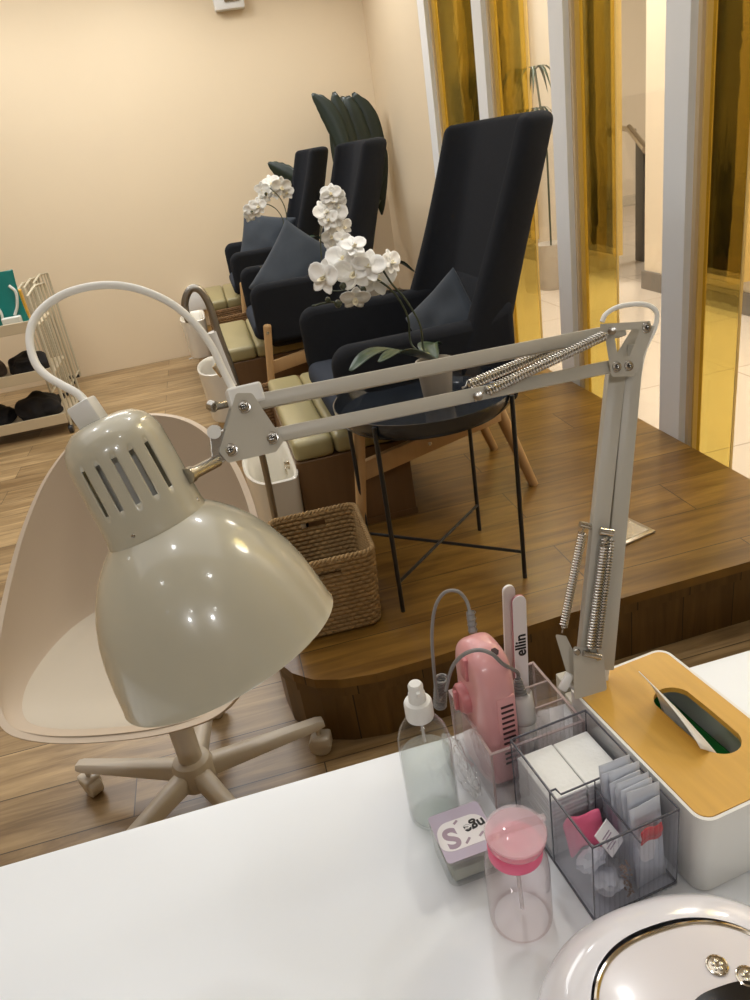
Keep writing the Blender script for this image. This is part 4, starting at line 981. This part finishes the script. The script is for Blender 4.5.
# ================================================================== BASKETS
def basket(cx, cy, w, l, h, taper, rz, lab, z0=HP, mat='seagrass'):
    r = thing('woven_basket', lab, 'basket', (cx, cy, z0), rz, group='woven seagrass baskets')
    rows = int(h / .0125); 
    per = 2 * (w + l); nst = int(per / .0215) // 2 * 2; samples = nst * 6; vr = rows * 5
    base_ = rrect(1, 1, .1, 6)
    def path(t, sc):
        # perimeter position of rounded rect
        W_, L_ = w * sc, l * sc; rr = .03; segs = [W_ - 2 * rr, rr * PI / 2, L_ - 2 * rr, rr * PI / 2] * 2; tot = sum(segs); d = t * tot; x, y, a = -W_ / 2 + rr, -L_ / 2, 0.0
        for k, sg in enumerate(segs):
            f = min(d, sg)
            if k % 2 == 0: x += f * math.cos(a); y += f * math.sin(a)
            else:
                da = f / rr; cx_, cy_ = x - rr * math.sin(a), y + rr * math.cos(a); a2 = a + da; x, y = cx_ + rr * math.sin(a2), cy_ - rr * math.cos(a2); a = a2
            d -= f
            if d <= 1e-9: break
        return x, y, math.cos(a - PI / 2), math.sin(a - PI / 2)
    def wall(sgn, inset):
        P = []
        for i in range(vr + 1):
            v = i / vr; z = .004 + (h - .004) * v; rowi = int(v * rows - 1e-6); sc = 1 - taper + taper * v; ring = []
            for k in range(samples):
                t = k / samples; x, y, nx, ny = path(t, sc)
                ph_ = nst * t + .5 * (rowi % 2)
                amp = .0045 * abs(math.sin(PI * (v * rows))) ** .6 * (.25 + .75 * abs(math.cos(PI * ph_)) ** .7)
                d = sgn * amp - inset + random.uniform(-.0004, .0004); ring.append((x + nx * d, y + ny * d, z))
            P.append(ring)
        return P
    Po, Pi = wall(1, 0), wall(-1, .008)
    b = B()
    def hole(i, k):
        # handle cut-outs in the two walls facing +-y
        v = i / vr; t = k / samples; x, y, nx, ny = path(t, 1); return abs(ny) > .95 and abs(x) < .033 and .80 < v < .90
    for P in (Po, Pi):
        V = [[b.bm.verts.new(p) for p in rg] for rg in P]
        for i in range(vr):
            for k in range(samples):
                if hole(i + .5, k + .5): continue
                b.face([V[i][k], V[i][(k + 1) % samples], V[i + 1][(k + 1) % samples], V[i + 1][k]])
        b.face(V[0])
    b.build('basket_wall', mat, r, loc=(0, 0, 0))
    b = B()
    n = 400
    for hh_, off in ((0, 0),):
        for strand in (0, 1):
            pts = []
            for k in range(n + 1):
                t = (k % n) / n; x, y, nx, ny = path(t, 1); a = 2 * PI * 46 * t + strand * PI; pts.append((x - nx * .004 + nx * .0035 * math.cos(a), y - ny * .004 + ny * .0035 * math.cos(a), h + .001 + .0035 * math.sin(a)))
            b.tube(pts, .0042, 6, caps=False)
    b.build('braided_rim', mat, r, loc=(0, 0, 0))
    return r
basket(.114, 1.690, .245, .285, .215, .10, math.radians(-2), 'nearest woven seagrass basket on the rounded platform corner')
basket(.165, 2.98, .25, .27, .235, .10, math.radians(8), 'middle woven seagrass basket, partly behind the upper lamp arm', mat='seagrass_dark')
basket(.075, 4.62, .24, .26, .29, .10, math.radians(6), 'farthest woven seagrass basket, behind the middle bench', mat='seagrass_dark')

# ================================================================== FOOT BASINS AND TAPS
def make_basin():
    r = thing('foot_basin', '', 'foot basin', (.045, 2.225, HP), 0)
    def ring(s, z, inset=0):
        pts = []
        w, l = .080 * s - inset, .19 * s - inset
        for k in range(48):
            a = 2 * PI * k / 48; c_, s_ = math.cos(a), math.sin(a)
            x = w * (abs(c_) ** (.28 if c_ > 0 else 1.0)) * (1 if c_ > 0 else -1); y = l * abs(s_) ** (.5 if c_ > 0 else .85) * (1 if s_ > 0 else -1)
            pts.append((x, y, z))
        return pts
    b = B(); V = b.grid([ring(.55, .05, .012), ring(.82, .06, .012), ring(.96, .22, .012), ring(1, .236, .010), ring(1.0, .24, .004), ring(1.01, .236, 0), ring(.97, .18), ring(.88, .02), ring(.86, 0)], wv=True); b.face(V[0]); b.face(V[-1])
    b.build('basin_bowl', 'ceramic', r, loc=(0, 0, 0))
    b = B(); b.lathe([(.014, 0), (.016, .004), (.010, .010), (.010, .02), (0, .02)], 20, axisM((.066, .02, .20), (-1, 0, .2))); b.tube([(.05, .02, .2 + .015 * math.sin(a) - .01) if 0 else (.05 + .0 * a, .02 + .014 * math.cos(a), .185 + .014 * math.sin(a)) for a in [2 * PI * k / 20 for k in range(21)]], .0035, 8, caps=False); b.build('overflow_ring', 'chrome', r, loc=(0, 0, 0))
    return r
f1_ = make_basin(); f1_['label'] = 'nearest white foot basin, between the near basket and the olive bench'; f1_['group'] = 'white foot basins'
f2_ = copy_tree(f1_); f2_.location = (-.075, 3.62, HP); f2_['label'] = 'middle white foot basin, left of the middle olive bench'
f3_ = copy_tree(f1_); f3_.location = (-.165, 5.05, HP); f3_['label'] = 'farthest white foot basin, left of the farthest olive bench'
tp = thing('basin_tap', 'tall bent steel tap post of the nearest foot basin, hooking over at its top', 'tap', (.026, 1.99, HP), world=True)
TY = 1.99
T_ = lambda px, py, y=TY: aty(px, py, y)
q0 = T_(275, 520); bz0 = Vector((T_(276, 530).x, TY, HP))
b = B(); b.tube(spline([bz0, T_(274, 512), T_(262, 455), T_(252, 425), T_(242, 405), T_(231, 368), T_(219, 335), T_(213, 316), T_(207, 300), T_(199, 289.5), T_(191, 289), T_(186, 297), T_(185, 308), T_(189, 322)], 8), .0095, 14); b.build('tap_pipe', 'dark_steel', tp)
b = B(); b.lathe([(.03, 0), (.03, .006), (.014, .012), (.0, .012)], 24, Matrix.Translation(bz0)); b.build('tap_base', 'steel', tp)
b = B(); cyl(b, T_(212, 332), T_(233, 385), .014, 16); b.build('hose_sleeve', 'white_plastic', tp)
b = B(); cyl(b, T_(214, 366), T_(228, 372), .008, 14); cyl(b, T_(214, 366, TY - .01), T_(222, 376, TY - .01), .007, 12); b.build('tap_lever', 'chrome', tp)
# white boxed unit with cables at the wall, near the farthest basin
wb = thing('socket_box', 'white wall box with loose cables hanging to the floor at the back wall', 'wall box', tuple(aty(196, 330, 5.9)), world=True)
q = aty(196, 300, 5.9); b = B(); b.box((q.x, 5.91, q.z), (.14, .07, .16), bev=.008); b.build('box_case', 'white_plastic', wb)
b = B()
for d in (-.03, 0, .03): b.tube(spline([(q.x + d * .6, 5.9, q.z - .07), (q.x + d, 5.88, q.z - .25), (q.x + d * 1.5, 5.89, .12), (q.x + d * 2.5 - .05, 5.84, .012), (q.x - .12 + d, 5.80, .008)], 8), .006, 7)
b.build('cables', 'cable_white', wb)

# floor outlet plate
q = atz(630, 536, HP); b = B(); Mz = Matrix.Translation((.955, 1.690, HP)) @ RZ(math.radians(14)); b.box((0, 0, .004), (.125, .125, .008), Mz, bev=.003); b.mi = 1; b.box((0, 0, .0085), (.098, .098, .002), Mz, bev=.0008, seg=1)
tag(b.build('floor_outlet', ['plate_steel', 'steel'], loc=(.955, 1.690, HP)), 'square steel floor outlet plate on the platform behind the lamp arm', 'floor outlet')

# ================================================================== PLANT IN THE CORNER
pl = thing('corner_plant', 'tall dark broad-leaved plant in the corner behind the armchairs', 'plant', (.98, 5.42, HP), world=True)
b = B(); b.lathe([(0, 0), (.12, 0), (.125, .01), (.16, .28), (.15, .285), (.145, .25), (0, .24)], 36, Matrix.Translation((.98, 5.42, HP))); b.build('pot', 'pot_grey', pl)
leafs = [([(351, 200), (348, 165), (342, 128), (334, 92)], .085, 5.4), ([(362, 200), (362, 160), (352, 120), (348, 96)], .09, 5.45), ([(370, 200), (374, 165), (367, 120), (353, 93)], .085, 5.5), ([(352, 175), (340, 135), (326, 108), (312, 94)], .055, 5.35), ([(380, 200), (390, 165), (386, 140), (384, 124)], .075, 5.55), ([(375, 170), (388, 150), (391, 175), (382, 215)], .06, 5.45), ([(310, 190), (294, 178), (280, 170), (268, 163)], .05, 5.5), ([(366, 190), (350, 150), (346, 110), (341, 97)], .07, 5.55)]
for pts, w, y in leafs:
    c_ = [aty(px, py, y + .04 * i) for i, (px, py) in enumerate(pts)]
    c_ = [Vector((min(v.x, 1.30), v.y, v.z)) for v in c_]
    sp_ = spline(c_, 7); P = []
    for i, qv in enumerate(sp_):
        t = i / (len(sp_) - 1); d = (sp_[min(i + 1, len(sp_) - 1)] - sp_[max(0, i - 1)]).normalized(); sd = d.cross(Vector((.25, 1, 0))).normalized(); ww = 1.12 * w * math.sin(PI * (.08 + .91 * t)) ** .7
        P.append([qv + sd * ww * s + Vector((0, .25 * ww * abs(s), .003 * math.sin(t * 40) * abs(s))) for s in (-1, -.66, -.33, 0, .33, .66, 1)])
    b = B(); b.grid(P); b.build('leaf', 'leaf_big', pl, mods=[('SOLIDIFY', dict(thickness=.002))])
    b = B(); b.tube(spline([Vector((.98, 5.42, HP + .22)), Vector((.98, 5.42, HP + .22)).lerp(c_[0], .6) + Vector((0, 0, .05)), c_[0]], 8), .009, 8); b.build('stalk', 'stem_green', pl)

# palm outside
po = thing('potted_palm', 'slim green palm fronds seen through the glass of the corridor', 'palm', (2.65, 5.75, 0), world=True)
b = B(); b.lathe([(0, 0), (.10, 0), (.13, .35), (.12, .35), (0, .32)], 28, Matrix.Translation((2.65, 5.75, 0))); b.build('pot', 'pot_grey', po)
pt_ = atx(535, 70, 2.65)
b = B(); b.tube([(2.65, 5.75, .3), (2.655, 5.76, 1.0), (pt_.x, pt_.y, pt_.z)], .008, 8); b.build('stalk', 'stem_green', po)
for zc, n_, L_ in ((0, 9, .20), (-.27, 7, .17)):
    for k in range(n_):
        a = 2 * PI * k / n_ + zc; c0 = Vector((pt_.x, pt_.y, pt_.z + zc)); d = Vector((math.cos(a), math.sin(a), 0)); sd = Vector((-d.y, d.x, 0)); P = []
        for i in range(8):
            t = i / 7; w = .012 * math.sin(PI * (.1 + .88 * t)); qv = c0 + d * L_ * t + Vector((0, 0, .05 * math.sin(PI * t) - .16 * t * t)); P.append([qv - sd * w, qv, qv + sd * w])
        b = B(); b.grid(P); b.build('frond', 'leaf', po, mods=[('SOLIDIFY', dict(thickness=.001))])

# ================================================================== SWIVEL CHAIR
sx_, sy_ = -.282, 1.345; srz = math.radians(-16)
sw = thing('swivel_chair', 'cream bucket swivel chair on a white five-star base behind the desk', 'chair', (sx_, sy_, 0), srz)
RIM = [(0, -.262, .430), (.13, -.252, .434), (.215, -.215, .448), (.262, -.12, .500), (.268, .0, .585), (.245, .105, .680), (.195, .185, .765), (.115, .235, .825), (0, .252, .845)]
RIM = RIM + [(-x, y, z) for x, y, z in RIM[-2:0:-1]]
def rimpt(t):
    n = len(RIM); f = t * n; i = int(f) % n; t = f - int(f); a, b_, c_, d_ = [Vector(RIM[(i + k) % n]) for k in (-1, 0, 1, 2)]
    return .5 * ((2 * b_) + (c_ - a) * t + (2 * a - 5 * b_ + 4 * c_ - d_) * t * t + (3 * b_ - a - 3 * c_ + d_) * t ** 3)
SC_ = Vector((0, -.02, .415))
def bowl(t, r_):
    p = rimpt(t); d = p - SC_; hgt = d.z
    g = (1 - (1 - min(1, r_ / .62)) ** 1.0) * .84 if r_ < .62 else .84 + .16 * math.sin((r_ - .62) / .38 * PI / 2)
    h = 0 if r_ < .5 else ((r_ - .5) / .5) ** 1.55
    return Vector((SC_.x + d.x * g, SC_.y + d.y * g, SC_.z + .012 * (r_ * r_ if r_ < .5 else .25) + hgt * h))
b = B(); nt_, nr_ = 84, 22
P = [[bowl(k / nt_, .02 + .98 * j / nr_) for k in range(nt_)] for j in range(nr_ + 1)]
V = b.grid(P, wv=True); b.face(V[0])
b.build('seat_shell', 'shell_cream', sw, loc=(0, 0, 0), mods=[('SOLIDIFY', dict(thickness=.013, offset=-1)), ('BEVEL', dict(width=.006, segments=3, limit_method='ANGLE', angle_limit=.8)), ('SUBSURF', dict(levels=1, render_levels=1))])
b = B(); P = []
for j in range(15):
    e_ = j / 14; rr_ = .05 + .67 * e_; P.append([bowl(k / nt_, rr_) + Vector((0, 0, .004 + .022 * (1 - e_ ** 5))) for k in range(nt_)])
V = b.grid(P, wv=True); b.face(V[0]); b.build('seat_pad', 'pad_cream', sw, loc=(0, 0, 0), mods=SUB1)
b = B(); b.tube([(0, 0, .40), (0, 0, .30), (0, 0, .12)], [.030, .026, .026], 20); b.lathe([(.028, .30), (.045, .385), (.09, .395), (.09, .402), (0, .402)], 24); b.build('gas_lift', 'base_white', sw, loc=(0, 0, 0))
b = B(); b.lathe([(0, .06), (.04, .062), (.046, .075), (.046, .115), (.040, .13), (.030, .135), (0, .135)], 28); b.build('hub', 'base_white', sw, loc=(0, 0, 0))
LEGS = []
for k in range(5):
    a = math.radians(10 + 72 * k) - srz; d = Vector((math.cos(a), math.sin(a), 0)); sd = Vector((-d.y, d.x, 0))
    b = B()
    P = []
    for (r_, w, z1, z0) in ((.03, .020, .118, .078), (.15, .0175, .108, .078), (.29, .0155, .098, .078), (.305, .013, .094, .080)):
        c0 = d * r_; P.append([c0 - sd * w + Vector((0, 0, z0)), c0 - sd * w + Vector((0, 0, z1 - .006)), c0 - sd * w * .7 + Vector((0, 0, z1)), c0 + sd * w * .7 + Vector((0, 0, z1)), c0 + sd * w + Vector((0, 0, z1 - .006)), c0 + sd * w + Vector((0, 0, z0))])
    V = b.grid(P, wv=True); b.face(V[0]); b.face(V[-1]); lg = b.build('leg', 'base_white', sw, loc=(0, 0, 0), angle=50); LEGS.append(lg)
    c0 = d * .288; wd_ = Vector((math.cos(a + 1.1), math.sin(a + 1.1), 0))
    b = B(); b.tube([c0 + Vector((0, 0, .082)), c0 + Vector((0, 0, .05))], .006, 10)
    b.box((0, 0, 0), (.046, .040, .030), axisM(c0 + wd_.cross(Vector((0, 0, 1))) * .004 + Vector((0, 0, .040)), (0, 0, 1), wd_.cross(Vector((0, 0, 1)))), bev=.007, seg=3)
    cs = b.build('caster', 'base_white', lg, loc=(0, 0, 0))
for lg_ in [x for x in bpy.data.objects if x.parent == sw and x.name.startswith('leg')]:
    pass
for k in range(5):
    a = math.radians(10 + 72 * k) - srz; d = Vector((math.cos(a), math.sin(a), 0)); c0 = d * .288; wd_ = Vector((math.cos(a + 1.1), math.sin(a + 1.1), 0))
    b = B(); b.lathe([(0, -.017), (.021, -.017), (.0268, -.014), (.0268, .014), (.021, .017), (0, .017)], 28, axisM(c0 + Vector((0, 0, .0268)), wd_))
    par = LEGS[k]; b.build('wheel', 'base_white', par, loc=(0, 0, 0))

# ================================================================== TROLLEY
tr = thing('supply_trolley', 'cream wire trolley with three wooden shelves at the left edge', 'trolley', (-1.35, 4.75, 0), world=True)
X0, X1, Y0, Y1 = -1.75, -.99, 4.52, 5.05
for z in (.075, .345, .62):
    b = B(); b.box(((X0 + X1) / 2, (Y0 + Y1) / 2, z), (X1 - X0, Y1 - Y0, .016), bev=.002); b.box(((X0 + X1) / 2, Y0, z + .022), (X1 - X0, .012, .06), bev=.002); b.build('shelf', 'trolley_wood', tr, smooth=False)
def wireframe_(b, x, y0, y1, top=.80):
    b.tube([(x, y0, .05), (x, y0, top), (x, (y0 + y1) / 2, top + .02), (x, y1, top), (x, y1, .05)], .008, 8)
    n = 5
    for k in range(1, n): y = y0 + (y1 - y0) * k / n; b.tube([(x, y, .09), (x, y, top + .01)], .0045, 6)
    b.tube([(x, y0, .09), (x, y1, .09)], .006, 6)
for x in (X1 + .01, X0 - .01):
    b = B(); wireframe_(b, x, Y0, Y1); b.build('side_frame', 'trolley_wire', tr)
for x in (X0 + .02, X1 - .0):
    for y in (Y0 + .01, Y1 - .01): b = B(); b.lathe([(0, -.012), (.024, -.012), (.026, 0), (.024, .012), (0, .012)], 20, axisM((x, y, .026), (1, 0, 0))); b.tube([(x, y, .026), (x, y, .068)], .007, 8); b.build('caster', 'black_metal', tr)
fr_ = thing('folding_rack', 'cream folded wire rack standing behind the trolley against the wall', 'rack', (-1.14, 5.45, 0), world=True)
for i, x in enumerate((-1.19, -1.14, -1.08)):
    b = B(); wireframe_(b, x, 5.22 + .02 * i, 5.72 + .03 * i, .76 + .015 * i); b.build('rack_frame', 'trolley_wire', fr_)
b = B(); 
for y in (5.25, 5.74): b.tube([(-1.19, y, .06), (-1.08, y, .06)], .012, 8); b.lathe([(0, -.01), (.024, -.01), (.024, .01), (0, .01)], 18, axisM((-1.13, y, .03), (1, 0, 0)))
b.build('foot', 'black_metal', fr_)
# goods on trolley
q = aty(14, 318, 4.66)
b = B(); P = []
zt_ = .628
for i in range(9):
    t = i / 8; row = []
    for k in range(24):
        a = 2 * PI * k / 24; th = .035 * (1 - t) + .006; w = .095 * (1 - .10 * math.sin(PI * t)); row.append((q.x - .02 + w * math.copysign(abs(math.cos(a)) ** .5, math.cos(a)), 4.68 + th * math.sin(a), zt_ + .305 * t + .008 * noise.noise(Vector((t * 5, a, 0)))))
    P.append(row)
V = b.grid(P, wv=True); b.face(V[0]); b.face(V[-1]); o = tag(b.build('teal_pouch', 'teal_pack', loc=(q.x, 4.68, zt_)), 'teal green stand-up pouch on the trolley top shelf', 'pouch'); o['_w'] = (q.x, 4.68, zt_)
b = B(); b.tube(spline([(q.x - .09, 4.648, zt_ + .20), (q.x - .07, 4.636, zt_ + .15), (q.x - .05, 4.633, zt_ + .10), (q.x - .055, 4.632, zt_ + .05)], 6), .008, 6); b.tube(spline([(q.x + .035, 4.648, zt_ + .23), (q.x + .06, 4.642, zt_ + .19), (q.x + .045, 4.636, zt_ + .12), (q.x + .015, 4.632, zt_ + .07)], 6), .008, 6); b.build('pale_print', 'pack_pale', o)
b = B(); b.box((q.x - .0, 4.60, zt_ + .035), (.10, .05, .07), bev=.006); tag(b.build('small_carton', 'pack_pale', loc=(q.x, 4.6, zt_), smooth=False), 'small pale carton in front of the teal pouch', 'carton')
b = B(); b.box((-1.12, 4.85, zt_ + .09), (.09, .05, .18), bev=.006); tag(b.build('yellow_carton', 'pack_yellow', loc=(-1.12, 4.85, zt_), smooth=False), 'yellow carton behind the teal pouch on the trolley', 'carton')
def lump(name, c, s, mat, lab, cat, seed=0, grp=None):
    b = B(); t = bmesh.new(); bmesh.ops.create_icosphere(t, subdivisions=4, radius=1)
    for v in t.verts:
        n_ = noise.noise(v.co * 1.8 + Vector((seed, 0, 0))); v.co *= 1 + .3 * n_; v.co.z = max(v.co.z, -.55); v.co = Vector((v.co.x * s[0], v.co.y * s[1], (v.co.z + .55) * s[2]))
    b.add(t, Matrix.Translation(c)); return tag(b.build(name, mat, loc=tuple(c)), lab, cat, grp)
lump('folded_cloth', (-1.18, 4.75, .0835), (.13, .14, .085), 'black_cloth', 'black cloth heap on the trolley bottom shelf, right end', 'cloth', 1)
lump('black_bag', (-1.46, 4.75, .0835), (.13, .14, .07), 'black_cloth', 'black bag on the trolley bottom shelf, left of the cloth heap', 'bag', 4)
lump('dark_towel', (-1.15, 4.78, .3535), (.11, .13, .07), 'black_cloth', 'dark towel on the trolley middle shelf, right end', 'towel', 7)
lump('taupe_towel', (-1.42, 4.78, .3535), (.12, .13, .10), 'taupe_goods', 'taupe towel on the trolley middle shelf, left of the dark towel', 'towel', 9)

# ================================================================== LIGHTS
def area(loc, size, power, col=(1, .83, .62), rot=(0, 0, 0), shape='DISK'):
    l = bpy.data.lights.new('downlight', 'AREA'); l.shape = shape; l.size = size; l.energy = power; l.color = col
    o = bpy.data.objects.new('downlight', l); C.objects.link(o); o.location = loc; o.rotation_euler = rot; return o
def spot(loc, power, tgt=None, ang=100, col=(1, .83, .62), r=.05):
    l = bpy.data.lights.new('downlight', 'SPOT'); l.energy = power; l.spot_size = math.radians(ang); l.spot_blend = .7; l.shadow_soft_size = r; l.color = col
    o = bpy.data.objects.new('downlight', l); C.objects.link(o); o.location = loc
    if tgt is not None: o.rotation_euler = (Vector(tgt) - Vector(loc)).to_track_quat('-Z', 'Y').to_euler()
    return o
WARM = (.97, .985, 1.0)
for x, y in ((-2.6, 5.2), (-1.3, 5.2), (0, 5.2), (1.0, 5.0), (-2.6, 3.4), (-1.2, 3.4), (.3, 3.4), (-2.6, 1.6), (-1.0, 1.6), (.5, 1.7), (-1.2, -.4), (.5, -.4), (-.35, .5), (-.6, -1.7), (.5, -1.7), (-1.8, -1.5)):
    spot((x, y, 2.78), (.3 if x < -2 else .6 if x < -1.1 else 1) * (8 if y < 1 else 26 if y < 2 else 34 if y < 4 else 46 if x < .5 else 74), (x, y, 0), 140, WARM, .06)
area((-.6, 1.8, 2.78), 3.2, 46, (.97, .99, 1), shape='SQUARE')  # wide area lights added under the ceiling as ambient fill
area((-.8, 4.6, 2.78), 1.6, 64, (.97, .985, 1), shape='SQUARE')
for x, y, p_ in ((2.3, 1.5, 85), (2.3, 3.5, 85), (2.3, 5.5, 85), (2.3, 8, 80), (4.8, 6.5, 70), (7.0, 6.0, 80)):
    area((x, y, 3.25), .9, p_, (1, .95, .88))
for x in (-.9, .3): spot((x, -2.2, 2.78), 60, (x * .3, .2, .9), 90, WARM, .05)  # front fill added behind the camera to brighten the lamp shade
w = bpy.data.worlds.new('world'); bpy.context.scene.world = w; w.use_nodes = True
w.node_tree.nodes['Background'].inputs[0].default_value = (1, .97, .92, 1); w.node_tree.nodes['Background'].inputs[1].default_value = .15

sc = bpy.context.scene
sc.view_settings.view_transform = 'Standard'; sc.view_settings.look = 'None'; sc.view_settings.gamma = 1; sc.view_settings.use_curve_mapping = False
sc.view_settings.exposure = -0.50
cy = sc.cycles; cy.use_denoising = True; cy.max_bounces = 12; cy.transparent_max_bounces = 40; cy.diffuse_bounces = 4; cy.glossy_bounces = 5; cy.transmission_bounces = 8; cy.caustics_reflective = False; cy.caustics_refractive = False; cy.sample_clamp_indirect = 6
for o in bpy.data.objects:
    if '_w' in o: del o['_w']
